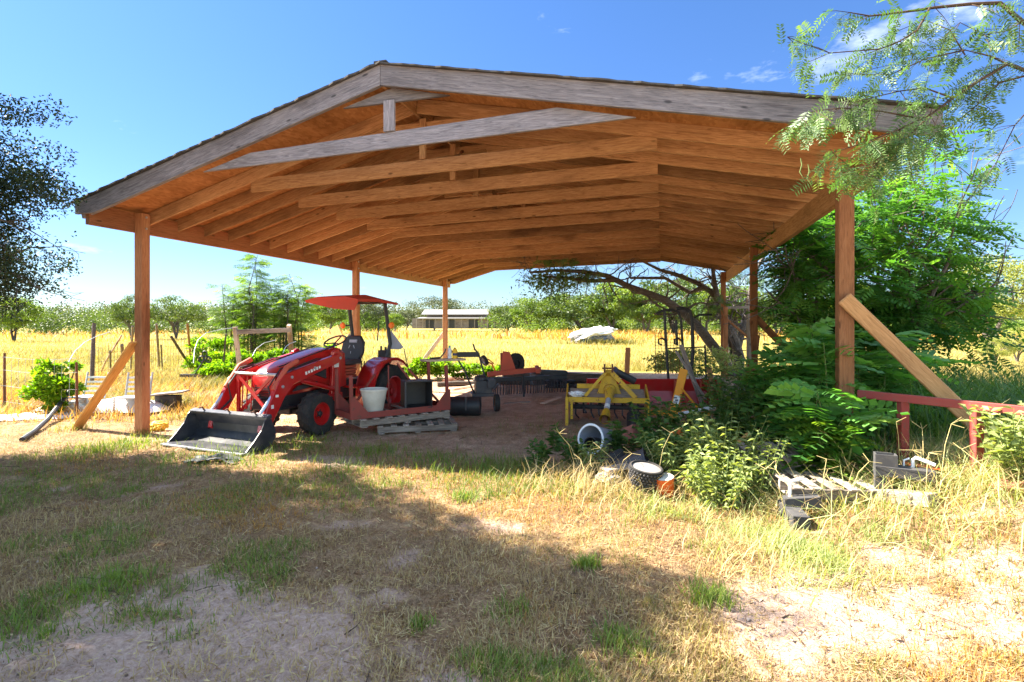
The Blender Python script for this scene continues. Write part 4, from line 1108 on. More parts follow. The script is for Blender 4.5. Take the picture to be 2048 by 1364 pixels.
for x in (-.11, .11): m.box((x, 0, .0), (.012, .22, .20))
for y in (-.115, .115): m.box((0, y, 0), (.208, .012, .20))
m.build('side', M['terracotta'], rp); m = MB()
for i in range(5): m.box((-.09 + .045 * i, 0, -.095), (.02, .21, .012))
m.build('base', M['terracotta'], rp)
p = G(1372, 860)
ot = thing('orange_flagging', 'torn orange plastic strip lying deep among the green weeds', 'plastic strip', Vector((2.05, 6.75, .28)), .3)
m = MB()
for i in range(5):
    m.v += [(-.12 + .06 * i, 0, .03 * math.sin(i * 1.7)), (-.12 + .06 * i, .03, .08 + .03 * math.cos(i * 2.1))]
m.f += [(2 * i, 2 * i + 2, 2 * i + 3, 2 * i + 1) for i in range(4)]
o = m.build('strip', M['orange'], ot); so = o.modifiers.new('t', 'SOLIDIFY'); so.thickness = .004

# sunlit stack on the right: pallets, black steel hitch, timbers
def onr(px, py, D, dz=0):
    x = (px - CX) * D / F
    return Vector((x, D, hz(x, D) + dz))
pr = onr(1585, 990, 4.75)
pallet('pallet', 'sunlit weathered pallet lying in tall grass at the right', (pr.x, pr.y), R(-6), hz(2.9, 5.1) + .05, 1.05, .62, 7, M['grey_wood'], 'pallets in the right-hand grass')
pl = pallet('pallet', 'tilted broken pallet with missing boards behind the sunlit one', (pr.x + .06, pr.y + .74), R(-3), hz(2.9, 5.6) + .05, 1.0, .70, 7, M['grey_wood'], 'pallets in the right-hand grass', skip=(4,))
pl.rotation_euler = (R(7), R(-2), R(-3))
bh = onr(1754, 985, 4.75)
h_ = thing('steel_hitch', 'black welded square-tube hitch with a bent handle on the pallet end', 'hitch', bh + Vector((0, 0, .0)), R(-26))
def hollow(m, p0, p1, w_, t=.006):
    p0 = Vector(p0); p1 = Vector(p1)
    for a, b in (((-1, 0)), ((1, 0)), ((0, -1)), ((0, 1))):
        pass
    return m.bar(p0, p1, w_, w_)
MB().bar((.03, .0, -.02), (.03, .0, .20), .10, .085, (0, 1, 0)).build('leg', M['block'], h_, bevel=.002)
MB().bar((-.02, .0, .245), (.40, .0, .235), .15, .085).build('beam', M['block'], h_, bevel=.002)
m = MB()
for (c, d) in (((.06, -.055, .335), (.16, .012, .095)), ((.06, .055, .335), (.16, .012, .095)), ((-.014, 0, .335), (.012, .098, .095)), ((.134, 0, .335), (.012, .098, .095))): m.box(c, d)
m.build('socket', M['block'], h_)
MB().tube([(.26, .03, .27), (.26, .03, .345), (.28, .03, .365), (.31, .0, .36), (.40, -.04, .33)], .014, 8).tube([(.2, .05, .27), (.2, .05, .33), (.24, .05, .35)], .008, 6).build('handle', M['plastic_white'], h_, smooth=True)
loose('timber_beam', 'grey square timber lying in the grass before the black hitch', 'timber', onr(1760, 1000, 4.72, .03), onr(1868, 1030, 4.35, .05), .14, .10, M['grey_wood'])
loose('timber_beam', 'dark timber end jutting toward the lawn from under the pallet', 'timber', onr(1570, 995, 4.85, .05), onr(1604, 1030, 4.38, .05), .13, .12, M['block'])
loose('timber_beam', 'short dark block lying across the left end of the pallets', 'timber', onr(1568, 985, 4.7, .14), onr(1640, 985, 4.62, .14), .10, .09, M['block'])
loose('wooden_handle', 'yellow-brown broken tool handle slanting up from the weeds', 'handle', on(1542, 985, .22) + Vector((0, .9, .0)), on(1542, 985, .36) + Vector((.22, 1.0, .0)), .045, .045, M['yellow_wood'])
hp = thing('bent_pipe', 'pale bent pipe standing up at the left end of the pallets', 'pipe', onr(1580, 980, 4.7, .05))
MB().tube([(0, 0, 0), (0, 0, .24), (.015, 0, .265), (.09, -.02, .285)], .014, 8).build('pipe', M['plastic_white'], hp, smooth=True)
ps_ = onr(1845, 985, 4.9, .10)
tag(timber('steel_plate', ps_ + Vector((-.12, .06, .02)), ps_ + Vector((.16, -.02, -.01)), .14, .008, M['orange'], None), 'flat orange plate lying in the grass behind the grey timber', 'plate')
rc = onr(2030, 1035, 4.35, .03)
tag(lump('rubble', M['terracotta'], None, .12, (1.4, .8, .5), 23), 'broken reddish rubble at the edge of the right-hand grass', 'rubble').location = rc

# red pipe railing running from the right front post
rail = thing('railing', 'faded red wooden railing running out from the right front post', 'railing', A(1705, 785, 5.62))
ra, rb = Vector((0, -.09, 0)), A(2160, 833, 4.25) - rail.location
timber('top_rail', ra, rb, .045, .075, M['rail_red'], rail, bevel=.004)
for t, in ((.268,), (.62,)):
    q = ra.lerp(rb, t); wq = q + rail.location
    timber('post', (q.x, q.y + .05, hz(wq.x, wq.y) - .1 - rail.location.z), (q.x, q.y + .05, q.z + .033), .075, .075, M['rail_red'], rail, up=(0, 1, 0), bevel=.005)

# scrap of dark netting on the grass before the bucket
nb = thing('netting', 'crumpled grey-green netting lying on the grass before the black bucket', 'netting', on(428, 925))
N = 34; m = MB(); n1 = N + 1
for i in range(n1):
    for j in range(13):
        x = (i / N - .5) * .62; y = (j / 12 - .5) * .30
        z = .015 + .085 * float(fbm(np.array([x * 9 + 3]), np.array([y * 11]), 77, 4)[0]) * (1 - (2 * abs(i / N - .5)) ** 2) 
        m.v.append((x + .03 * math.sin(y * 30), y + .03 * math.sin(x * 18), z))
for i in range(N):
    for j in range(12):
        if vnoise(np.array([i * .6]), np.array([j * .7]), 5)[0] > .22:
            a = i * 13 + j; m.f.append((a, a + 13, a + 14, a + 1))
o = m.build('net', M['cloth_dark'], nb, smooth=False); so = o.modifiers.new('t', 'SOLIDIFY'); so.thickness = .006
sk = tag(lump('yellow_sack', M['sack_yellow'], None, .12, (1.15, .8, .75), 31, amp=.3), 'bright yellow plastic sack slumped beside the left front post', 'sack')
sk.location = on(316, 862, .06)

# ================================================================== left yard: fence, stakes, hoops, chairs, sheet
FG = 'stakes of the garden fence'
stake('wood_stake', 'tall brown fence stake standing behind the vine-covered wire', 'stake', on(183, 772), A(188, 646, 15.0), .10, M['bark'], FG, True)
stake('wood_stake', 'thin pale stake leaning right beside the tall brown one', 'stake', on(196, 748), A(243, 671, 15.5), .055, M['pale_wood'], FG, True)
stake('wood_stake', 'short dark stake under the leaning pale one', 'stake', on(221, 742), A(220, 702, 15.5), .05, M['bark'], FG, True)
stake('wood_stake', 'squat grey stake just left of the left front post', 'stake', on(248, 742), A(244, 690, 15.8), .09, M['grey_wood'], FG, True)
stake('wood_stake', 'slim stake touching the edge of the left front post', 'stake', on(262, 742), A(265, 652, 16.0), .06, M['grey_wood'], FG, True)
stake('wood_stake', 'grey upright stake right of the left front post', 'stake', on(319, 738), A(313, 648, 16.5), .075, M['grey_wood'], FG, True)
stake('metal_stake', 'thin dark rod next to the grey upright stake', 'stake', on(325, 742), A(322, 690, 16.2), .045, M['bark'], FG, True)
stake('wood_stake', 'thick stake leaning left against the hoop base', 'stake', on(384, 738), A(343, 674, 15.8), .085, M['bark'], FG, True)
stake('wood_stake', 'straight brown stake beside the left-leaning one', 'stake', on(383, 734), A(375, 648, 16.2), .075, M['timber_tan'], FG, True)
stake('metal_post', 'rusty iron post at the left end of the vine', 'post', on(9, 822), A(9, 706, 10.6), .045, M['rust'], 'iron posts of the near fence', True)
stake('metal_post', 'rusty iron post carrying the right end of the vine', 'post', on(154, 838), A(153, 724, 9.7), .045, M['rust'], 'iron posts of the near fence', True)
wf = thing('wire_fence', 'sagging wire mesh fence strung between the garden stakes', 'wire fence', on(183, 772))
def wires(parent, a, b, hs, nv, r, sag=.04):
    m = MB(); a = Vector(a) - parent.location; b = Vector(b) - parent.location
    for h_ in hs:
        m.tube([a.lerp(b, t) + Vector((0, 0, h_ - sag * math.sin(math.pi * t))) for t in (0, .25, .5, .75, 1)], r, 4)
    for i in range(1, nv):
        q = a.lerp(b, i / nv); m.tube([q + Vector((0, 0, hs[0] - .02)), q + Vector((.01, 0, hs[-1] - sag * .8))], r * .8, 4)
    return m
wires(wf, on(183, 772), on(319, 740), (.15, .4, .65, .9, 1.15), 26, .005).build('mesh', M['rust'], wf)
wires(wf, on(319, 740), on(384, 738), (.15, .4, .65, .9, 1.15), 12, .005).build('mesh', M['rust'], wf)
wf2 = thing('wire_fence', 'slack wire fence between the two rusty iron posts', 'wire fence', on(9, 822))
wires(wf2, on(-160, 812), on(9, 822), (.2, .5, .8, 1.05), 10, .004).build('wire', M['galv'], wf2)
wires(wf2, on(9, 822), on(154, 838), (.2, .5, .8, 1.05), 10, .004).build('wire', M['galv'], wf2)
def hoop(label, pts, D):
    o = MB().tube([A(x, y, D + .3 * i) for i, (x, y) in enumerate(pts)], .010, 8).build('hoop', M['galv'], None, smooth=True)
    return tag(o, label, 'hoop', 'bent pale garden hoops')
hoop('bent pale hoop arching past the tall brown stake', [(136, 726), (150, 702), (170, 684), (195, 672), (220, 664)], 13.5)
hoop('tall pale hoop rising left of the wooden gate frame', [(387, 726), (389, 700), (396, 680), (412, 666), (440, 659), (472, 655)], 15.0)
hoop('low pale hoop inside the wooden gate frame', [(505, 712), (512, 698), (528, 686), (552, 680)], 15.2)
hoop('small pale hoop at the right leg of the gate frame', [(566, 706), (571, 694), (580, 687), (592, 683)], 15.6)
gf = thing('gate_frame', 'bare wooden gate frame of two posts and a crossrail', 'gate frame', on(474, 768))
g0 = gf.location
timber('post', on(484, 768, -.1) - g0, A(470, 654, 15.2) - g0, .10, .10, M['pale_wood'], gf, up=(0, 1, 0))
timber('post', on(588, 752, -.1) - g0, A(578, 650, 16.6) - g0, .11, .11, M['pale_wood'], gf, up=(0, 1, 0))
timber('crossrail', A(474, 664, 15.15) - g0, A(580, 660, 16.55) - g0, .06, .13, M['grey_wood'], gf)
stake('wood_stake', 'dark crooked stick standing left of the gate frame', 'stake', on(444, 762), A(452, 668, 15.6), .05, M['bark'], None, True)
wo_ = thing('iron_ornament', 'black wrought iron ornament with three loops standing in dry weeds', 'ornament', on(414, 762) + Vector((0, -1.0, .0)))
m = MB(); b0 = A(410, 718, wo_.location.y) - wo_.location
for dx, dz in ((-.10, 0), (.10, -.02), (-.01, .14)):
    m.tube([b0 + Vector((dx + .07 * math.cos(R(a)), 0, dz + .075 * math.sin(R(a)))) for a in range(0, 361, 30)], .018, 6)
m.tube([b0, b0 * .5, (0.05, 0, 0)], .02, 6).box((.1, 0, .25), (.55, .12, .08))
m.build('loops', M['black'], wo_)
def slat_chair(label, loc, rz, w_=.40):
    t = thing('slatted_chair', label, 'chair', loc, rz, 'white slatted lawn chairs')
    for i in range(5): MB().box((0, .0 + .02 * i, .30 + .085 * i), (w_, .015, .035)).build('slat', M['plastic_white'], t)
    for x in (-w_ / 2 - .02, w_ / 2 + .02): MB().tube([(x, .02, 0), (x, .0, .28), (x, .10, .74)], .018, 6).build('frame_tube', M['galv'], t)
    MB().box((0, -.20, .30), (w_, .36, .02)).build('seat', M['galv'], t)
    for x in (-w_ / 2, w_ / 2): MB().tube([(x, -.36, 0), (x, -.36, .3)], .016, 6).build('leg', M['galv'], t)
    return t
slat_chair('white slatted lawn chair seen behind the left raking brace', on(188, 822), R(-6))
slat_chair('white slatted lawn chair half hidden by the left front post', on(275, 824), R(4))
def sheet(name, label, cat, loc, lx, ly, amp, mat, seed, rz=0):
    t = thing(name, label, cat, loc, rz)
    m = MB(); nx_, ny_ = 40, 16
    for i in range(nx_ + 1):
        for j in range(ny_ + 1):
            x = (i / nx_ - .5) * lx; y = (j / ny_ - .5) * ly
            e = (1 - (2 * abs(i / nx_ - .5)) ** 4) * (1 - (2 * abs(j / ny_ - .5)) ** 4)
            z = .01 + amp * e * float(fbm(np.array([x * 2.4 + seed]), np.array([y * 3.1]), seed, 5)[0] ** 1.3)
            m.v.append((x + .15 * math.sin(3 * y + x), y + .12 * math.sin(2.3 * x), z))
    for i in range(nx_):
        for j in range(ny_):
            a = i * (ny_ + 1) + j; m.f.append((a, a + ny_ + 1, a + ny_ + 2, a + 1))
    m.build('sheet', mat, t, smooth=True); return t
sheet('plastic_sheet', 'crumpled white plastic sheet on the ground behind the left brace', 'plastic sheet', on(205, 826), 2.0, .6, .40, M['plastic_white'], 5, R(-4))
sheet('plastic_sheet', 'small crumpled white plastic scrap below the vine', 'plastic sheet', on(60, 838), 1.2, .45, .25, M['plastic_white'], 9, R(5))
tb = thing('table_board', 'grey board resting on a dark trestle right of the left post', 'board', on(322, 822))
timber('board', (-.18, 0, .30), (.42, .1, .36), .35, .03, M['grey_wood'], tb); MB().box((.08, .1, .15), (.4, .2, .26)).build('trestle', M['block'], tb)
hs_ = MB().tube([on(44, 884, .03), on(70, 868, .04), on(96, 850, .08), on(118, 836, .22), on(140, 828, .42), on(150, 826, .5)], .035, 8).build('hose', M['black'], None, smooth=True)
tag(hs_, 'thick black hose curving down from the white sheet onto dry grass', 'hose')

# ================================================================== scrap along the back of the shed
for i, (px, py, ln, r, rz, lab) in enumerate(((1075, 765, 2.0, .14, 8, 'longest dark log lying behind the landscape rake'), (1030, 770, 1.3, .10, -12, 'slim dark log crossing behind the rake wheels'), (1150, 766, 1.5, .15, 5, 'dark log lying right of the rake at the shed back'),
                                       (1190, 763, 1.1, .11, -20, 'short dark log pointing toward the yellow tiller'), (930, 772, 1.5, .07, 15, 'thin grey log behind the handlebars'), (985, 768, 1.1, .08, -8, 'grey log between handlebars and the rake wheel'))):
    o = MB().tube([(-ln / 2, 0, 0), (-ln / 6, .03, .02), (ln / 6, -.03, .01), (ln / 2, .02, 0)], [r, r * 1.05, r * .92, r * .85], 10).build('log', M['bark'], None, smooth=True)
    o.location = on(px, py, r * .8); o.rotation_euler = (0, 0, R(rz)); tag(o, lab, 'log', 'logs along the back of the shed')
for i, (px, py, r, lab) in enumerate(((1240, 775, .26, 'largest white sack slumped left of the brown post'), (1285, 778, .22, 'pale sack right of the short brown post'), (1320, 776, .18, 'small white sack before the wire panel'), (1395, 776, .24, 'grey sack behind the leaning boards'))):
    o = lump('sack', M['plastic_white'] if i != 3 else M['plastic_grey'], None, r, (1.5, .8, .62), 40 + i * 3, amp=.32); o.location = on(px, py, r * .42)
    tag(o, lab, 'sack', 'sacks dumped behind the tiller')
for i, (px, py, px2, py2, lab) in enumerate(((905, 780, 985, 768, 'pale split board lying behind the drum machine'), (920, 770, 1010, 778, 'grey split board crossing the pale one'), (1085, 812, 1120, 803, 'thin grey slat lying on the bare dirt'), (1008, 812, 1060, 814, 'flat pale slat under the rake jack'))):
    loose('board', lab, 'board', on(px, py, .03 + .01 * i), on(px2, py2, .05 + .02 * i), .10, .02, M['pale_wood'] if i % 2 == 0 else M['grey_wood'])
mpst = A(690, 690, 14.3)
loose('plank', 'orange-brown plank end propped above the tractor seat', 'plank', A(668, 655, 14.6), A(694, 712, 14.2), .26, .05, M['yellow_wood'], up=(0, 1, .0))
loose('plank', 'pale plank leaning on the middle left post behind the tractor', 'plank', A(668, 752, 13.6), A(702, 668, 14.0), .12, .05, M['pale_wood'], up=(0, 1, .0))
loose('plank', 'slim pale rod standing right of the middle left post', 'rod', A(722, 735, 14.2), A(720, 652, 14.3), .035, .035, M['pale_wood'])
fb = thing('fence_brace', 'timber fence corner brace beyond the far right shed post', 'fence brace', Vector((6.55, 16.9, 0)))
timber('post', (.80, .1, -.2), (.80, .1, 2.45), .13, .13, M['grey_wood'], fb, up=(0, 1, 0))
timber('post', (.02, .0, -.2), (.02, .0, 2.2), .11, .11, M['timber_red'], fb, up=(0, 1, 0))
timber('rail', (.05, .02, 2.18), (.78, .08, 2.20), .08, .08, M['grey_wood'], fb)
timber('diagonal', (.05, .04, 1.85), (.78, .1, 1.25), .06, .06, M['timber_red'], fb)

for i, (px, py, r, lab) in enumerate(((1118, 775, .22, 'dark lump of scrap metal behind the right end of the rake'), (1165, 782, .17, 'low dark scrap heap between the rake and the tiller'), (908, 768, .16, 'small dark scrap lump behind the plank shelf'))):
    o = lump('scrap_heap', M['steel_dark'] if i != 2 else M['rust'], None, r, (1.7, .9, .6), 140 + i * 7, amp=.7, freq=3.4); o.location = on(px, py, r * .3)
    tag(o, lab, 'scrap heap', 'scrap along the back of the shed')

# ================================================================== far buildings and heaps
bn = thing('barn', 'long low weathered barn with a pale tin roof far across the field', 'barn', Vector((-13.6, 150, .7)), R(-3))
MB().box((0, 0, 1.35), (25.5, 9, 2.7)).build('wall', M['barn_board'], bn)
m = MB().add([(-11.3, -5.6, 2.75), (11.6, -5.6, 2.75), (11.6, -1.0, 3.1), (-11.3, -1.0, 3.1)], [(0, 1, 2, 3)]); o = m.build('lean_to_roof', M['tin'], bn); so = o.modifiers.new('t', 'SOLIDIFY'); so.thickness = .12
MB().box((-1.5, 1, 3.3), (16, 5.0, 1.3)).build('upper_wall', M['barn_board'], bn)
MB().prism([(-3.2, 3.85), (1.0, 5.2), (5.2, 3.85), (5.2, 3.7), (1.0, 5.05), (-3.2, 3.7)], -10.6, 18, 'YZ').build('roof', M['tin'], bn)
for x, w_ in ((-8, 2.2), (-2.6, 3.0), (3.6, 2.6), (8.6, 2.0)): MB().box((x, -4.52, 1.25), (w_, .12, 2.2)).build('doorway', M['black'], bn)
for i in range(14): MB().box((-11.4 + i * 1.72, -5.5, 1.4), (.18, .18, 2.7)).build('post', M['grey_wood'], bn)
tp = thing('portable_toilet', 'tiny teal portable toilet standing before the far trees', 'portable toilet', A(1077, 661.8, 148))
MB().box((0, 0, 1.0), (1.5, 1.2, 2.0)).build('cabin', M['teal'], tp, bevel=.06); MB().prism([(-.8, 2.0), (.8, 2.0), (.5, 2.3), (-.5, 2.3)], -.65, 1.3, 'XZ').build('roof', M['plastic_white'], tp); MB().box((0, -.62, .95), (.8, .04, 1.7)).build('door', M['teal'], tp)
hp_ = thing('covered_heap', 'heap in the field under a pale tarpaulin with dark junk below', 'heap', Vector((6.6, 45, hz(6.6, 45))))
m = lump('tarpaulin', M['tarp'], hp_, 1.0, (1.75, 1.3, .46), 55, amp=.42, freq=1.9); m.location = (.05, .2, .86); m.rotation_euler = (R(4), R(-9), 0)
for i in range(7):
    o = lump('junk', M['tarp_blue'] if i % 2 else M['stone'], hp_, .42, (1.1, .8, .9), 60 + i, amp=.45); o.location = (-1.35 + .42 * i, -.75 - .1 * (i % 2), .28)
# ================================================================== trees and plants
def limb(p, d, ln, r, rng_, segs=5, wander=.18, lift=0.0):
    pts = [Vector(p)]; d = Vector(d).normalized()
    for i in range(segs):
        d = (d + Vector((rng_.gauss(0, wander), rng_.gauss(0, wander), rng_.gauss(0, wander) + lift))).normalized()
        pts.append(pts[-1] + d * ln / segs)
    return pts, [r * (1 - .62 * i / segs) for i in range(segs + 1)], d
def skeleton(m, p, d, ln, r, lev, rng_, tips, nch=(3, 5), ang=.75, ratio=.68, lift=.02, wander=.18, minr=.004):
    pts, rs, de = limb(p, d, ln, r, rng_, 5, wander, lift)
    m.tube(pts, [max(q, minr) for q in rs], 7 if r > .05 else 5, cap=False)
    if lev == 0:
        tips += [(pts[i], (pts[i] - pts[i - 1]).normalized()) for i in (2, 3, 4, 5)]
        return
    for k in range(rng_.randint(*nch)):
        t = rng_.uniform(.35, 1.0); i = min(4, int(t * 5)); q = pts[i].lerp(pts[i + 1], t * 5 - i)
        base = (pts[i + 1] - pts[i]).normalized()
        o = Vector((rng_.gauss(0, 1), rng_.gauss(0, 1), rng_.gauss(0, .8))); o = (o - base * o.dot(base)).normalized()
        skeleton(m, q, base * math.cos(ang) + o * math.sin(ang), ln * ratio * rng_.uniform(.8, 1.15), rs[i] * .62, lev - 1, rng_, tips, nch, ang, ratio, lift, wander, minr)
    tips.append((pts[-1], de))

def leaf_tone(K, sd=.2, pos=None, scale=1.0, seed=3, amp=.45):
    t = rng.normal(.5, sd, K)
    if pos is not None:
        t = t + amp * (fbm(pos[:, 0] * scale + pos[:, 2] * .7 * scale, pos[:, 1] * scale + pos[:, 2] * scale, seed, 3) - .5) * 2
    return np.clip(t, 0, 1)

def leaves(name, pos, dirs, L_, W_, mat, parent, roll=.8, tone=None, V=LEAF_V, T=LEAF_T):
    K = len(pos); s = np.stack([W_ * rng.uniform(.75, 1.25, K), L_ * rng.uniform(.7, 1.25, K), L_ * np.ones(K)], 1)
    Vv, Tt, tn = inst(V, T, pos, frames(dirs, None, roll), s, leaf_tone(K, .2, pos) if tone is None else tone)
    return tri_mesh(name, Vv, Tt, mat, parent, tn)

def clump_points(n, r, clumps, seed, flat=.8, shell=.55):
    """Leaf places in an uneven crown made of many small clumps of different size."""
    g = np.random.default_rng(seed)
    d = g.normal(0, 1, (clumps, 3)); d /= np.linalg.norm(d, axis=1, keepdims=True)
    rad = g.uniform(shell, 1.0, clumps) ** .8
    c = d * rad[:, None]; c[:, 2] = c[:, 2] * flat
    cs = g.uniform(.13, .34, clumps)
    w_ = cs ** 2; idx = g.choice(clumps, n, p=w_ / w_.sum())
    q = g.normal(0, 1, (n, 3)); q /= np.linalg.norm(q, axis=1, keepdims=True); q *= (g.uniform(0, 1, n) ** .45)[:, None]
    q[:, 2] *= .62
    return (c[idx] + q * cs[idx][:, None]) * np.asarray(r), idx, q

def crown_tree(name, label, cat, loc, h, w_, mat, n=5200, leaf=.34, seed=1, trunk=True, group=None, base=.22, clumps=70, stems=2, dep=None, dome=True):
    t = thing(name, label, cat, loc, 0, group)
    rx = w_ / 2; rz_ = h * (1 - base) / 2 * 1.06; cz = h * base + rz_ * .96
    P, idx, q = clump_points(n, (rx, dep or rx, rz_), clumps, seed)
    if dome: P[:, 2] = np.where(P[:, 2] < 0, P[:, 2] * .8, P[:, 2])
    P[:, 2] += cz
    g = np.random.default_rng(seed + 99)
    tone = np.clip(.5 + g.normal(0, .16, n) + g.uniform(-.25, .25, clumps)[idx], 0, 1)
    leaves('crown', P, rand_dirs(n) + q * .7, leaf, leaf * .62, mat, t, 1.0, tone)
    if trunk:
        rr = random.Random(seed); m = MB(); tips = []
        for k in range(stems):
            a = rr.uniform(0, 6.28)
            skeleton(m, (0, 0, -.1), (.32 * math.cos(a) * (stems > 1), .3 * math.sin(a) * (stems > 1), 1), h * .55, h * .028, 2, rr, tips, (3, 4), .7, .66, .03, .14, h * .003)
        m.build('trunk', M['bark'], t, smooth=True)
    return t

def again(src, label, loc, rz, s, group=None):
    c = copy_tree(src); c.location = loc; c.rotation_euler = (0, 0, rz); c.scale = s if hasattr(s, '__len__') else (s, s, s)
    c['label'] = label
    if group: c['group'] = group
    return c

def far(px, D): return Vector(((px - CX) * D / F, D, hz((px - CX) * D / F, D)))
# --- trees across the field
TG = 'separate trees across the field'
oak1 = crown_tree('oak_tree', 'broad dark grey-green oak rising behind the long barn', 'tree', far(868, 172), 10.8, 20, M['far_dark'], 9000, .42, 4, group=TG, base=.12, clumps=110)
oak2 = crown_tree('oak_tree', 'rounded grey-green oak seen under the tractor canopy', 'tree', far(735, 128), 8.2, 9.5, M['far_dark'], 6000, .34, 9, group=TG, base=.15)
lime = crown_tree('bushy_tree', 'lime-green round tree left of the tractor canopy post', 'tree', far(660, 92), 5.9, 5.6, M['far_lime'], 5200, .26, 14, group=TG, base=.14)
twin = crown_tree('mesquite_tree', 'spreading field tree with forked trunk right of the left front post', 'tree', far(352, 64), 5.0, 7.0, M['far_green'], 6000, .21, 21, group=TG, base=.24, clumps=60, stems=3)
again(twin, 'slimmer field tree rising directly behind the left front post', far(262, 60), 2.2, (.55, .55, .98), TG)
again(lime, 'leafy tree at the far left edge under the hanging oak', far(28, 52), 1.1, (.70, .7, .80), TG)
again(lime, 'small round tree between the two posts left of the barn', far(790, 112), .6, (.62, .62, .72), TG)
again(oak2, 'low dark tree at the left end of the barn', far(812, 160), 2.6, (.6, .6, .75), TG)
RG = 'trees in the row behind the field'
rowl = ['lime-green tree right of the barn', 'tall lime tree above the teal toilet', 'yellow-green tree right of the toilet', 'leafy tree above the covered heap', 'broad green tree right of the heap', 'green tree behind the leaning mesquite limb', 'tree beyond the tube frame', 'tree in the gap left of the far right post', 'tree between the two rear right posts', 'tree behind the chinaberry stems', 'low tree right of the brace', 'tree at the far right beyond the dry lot']
rx_ = [(1020, 130, .9, .9), (1062, 108, 1.25, 1.25), (1120, 112, 1.2, 1.1), (1170, 104, 1.25, 1.15), (1228, 100, 1.45, 1.4), (1290, 96, 1.4, 1.38), (1352, 98, 1.35, 1.3), (1412, 96, 1.4, 1.4), (1470, 98, 1.3, 1.3), (1560, 100, 1.4, 1.3), (1700, 95, 1.3, 1.3), (1830, 90, 1.2, 1.2)]
alt = crown_tree('bushy_tree', 'olive-green tree standing right behind the barn end', 'tree', far(985, 165), 6.6, 8.6, M['far_green'], 5600, .30, 33, group=RG, base=.1)
for i, ((px, D, sw, sh), lb) in enumerate(zip(rx_, rowl)):
    again(lime if i % 3 else alt, lb, far(px, D), i * 1.9 + .4, (sw * (1.5, 1.15, 1.3, 1.7)[i % 4], sw * 1.2, sh * (1.22, .98, 1.32, 1.1)[i % 4]), RG)
yel = crown_tree('mesquite_tree', 'pale yellow-green mesquite at the right edge beyond the chinaberry', 'tree', far(1985, 36), 6.6, 6.4, M['far_yellow'], 9000, .16, 41, group=TG, base=.15, clumps=90, stems=3)
again(yel, 'low pale bush on the dry lot right of the chinaberry', far(2035, 24), 1.7, (.22, .22, .26), TG)
again(yel, 'squat yellow-green bush on the dry ground near the right edge', far(1992, 22), .4, (.20, .2, .20), TG)
# --- woods that read as one mass
def wood_mass(name, x0, x1, y0, y1, n, h0, h1, leaf, mat, seed):
    g = np.random.default_rng(seed)
    cx = g.uniform(x0, x1, n // 260); cy = g.uniform(y0, y1, n // 260); ch = g.uniform(h0, h1, n // 260); cw = ch * g.uniform(.5, .85, n // 260)
    idx = g.integers(0, len(cx), n)
    q = g.normal(0, 1, (n, 3)); q /= np.linalg.norm(q, axis=1, keepdims=True); q *= (g.uniform(0, 1, n) ** .35)[:, None]
    q *= 1 + .35 * (g.uniform(0, 1, (n, 1)) - .5)
    P = np.stack([cx[idx] + q[:, 0] * cw[idx], cy[idx] + q[:, 1] * cw[idx], np.maximum(.1, ch[idx] * .5 + q[:, 2] * ch[idx] * .52)], 1)
    tone = np.clip(.45 + g.normal(0, .15, n) + g.uniform(-.3, .3, len(cx))[idx], 0, 1)
    return tag(leaves(name, P, rand_dirs(n) + q, leaf, leaf * .65, mat, None, 1, tone), kind='stuff')
wood_mass('far_woods', -420, 30, 330, 400, 52000, 10, 17, 1.3, M['far_dark'], 3)
wood_mass('far_woods', 30, 520, 260, 330, 42000, 10, 15, 1.2, M['far_dark'], 4)
wood_mass('thicket', -105, -42, 88, 112, 34000, 2.4, 5.6, .32, M['far_green'], 5)
wood_mass('thicket', -62, -30, 120, 150, 15000, 3.2, 5.2, .40, M['far_lime'], 6)
wood_mass('thicket', 0, 120, 122, 150, 60000, 5, 10.5, .45, M['far_green'], 8)
wood_mass('thicket', -4, 100, 98, 116, 26000, 1.2, 3.6, .32, M['far_lime'], 12)

# --- leaning mesquite behind the shed
lm = thing('mesquite_tree', 'leaning rough-barked mesquite with arching bare limbs behind the shed', 'tree', Vector((7.0, 18.2, 0)), 0, None)
l0 = lm.location
rr = random.Random(5); m = MB(); tips = []
def path(pts, r0, r1, D0, D1):
    n = len(pts); P = [A(x, y, D0 + (D1 - D0) * i / (n - 1)) - l0 for i, (x, y) in enumerate(pts)]
    rs = [r0 + (r1 - r0) * i / (n - 1) for i in range(n)]
    m.tube(P, rs, 9, cap=False); return P, rs
limbs = [path([(1462, 752), (1450, 728), (1432, 700), (1405, 664), (1372, 630), (1330, 600), (1290, 585), (1255, 572), (1215, 552), (1165, 543), (1110, 541), (1060, 545)], .20, .035, 18, 17.2),
         path([(1468, 752), (1460, 700), (1448, 640), (1440, 610), (1425, 585), (1395, 566), (1350, 548), (1320, 540), (1280, 520)], .17, .035, 18.2, 18.5),
         path([(1476, 755), (1478, 715), (1470, 680), (1455, 650), (1438, 610), (1428, 560), (1424, 520)], .20, .05, 18, 18.2),
         path([(1474, 700), (1490, 640), (1500, 590), (1512, 540), (1535, 500)], .13, .05, 18.2, 18.6),
         path([(1255, 572), (1235, 560), (1180, 562), (1130, 556), (1085, 552)], .09, .03, 17.4, 17.3),
         path([(1405, 575), (1380, 585), (1330, 556), (1260, 556)], .09, .04, 18.3, 18.8)]
for P, rs in limbs:
    for i in range(len(P) // 3, len(P)):
        for k in range(4):
            o = Vector((rr.gauss(0, 1), rr.gauss(0, .8), rr.gauss(.1, .9)))
            skeleton(m, P[i], o, rr.uniform(.6, 1.3), max(.014, rs[i] * .32), 1, rr, tips, (2, 4), .7, .6, -.05, .32, .005)
m.build('trunk', M['bark'], lm, smooth=True)
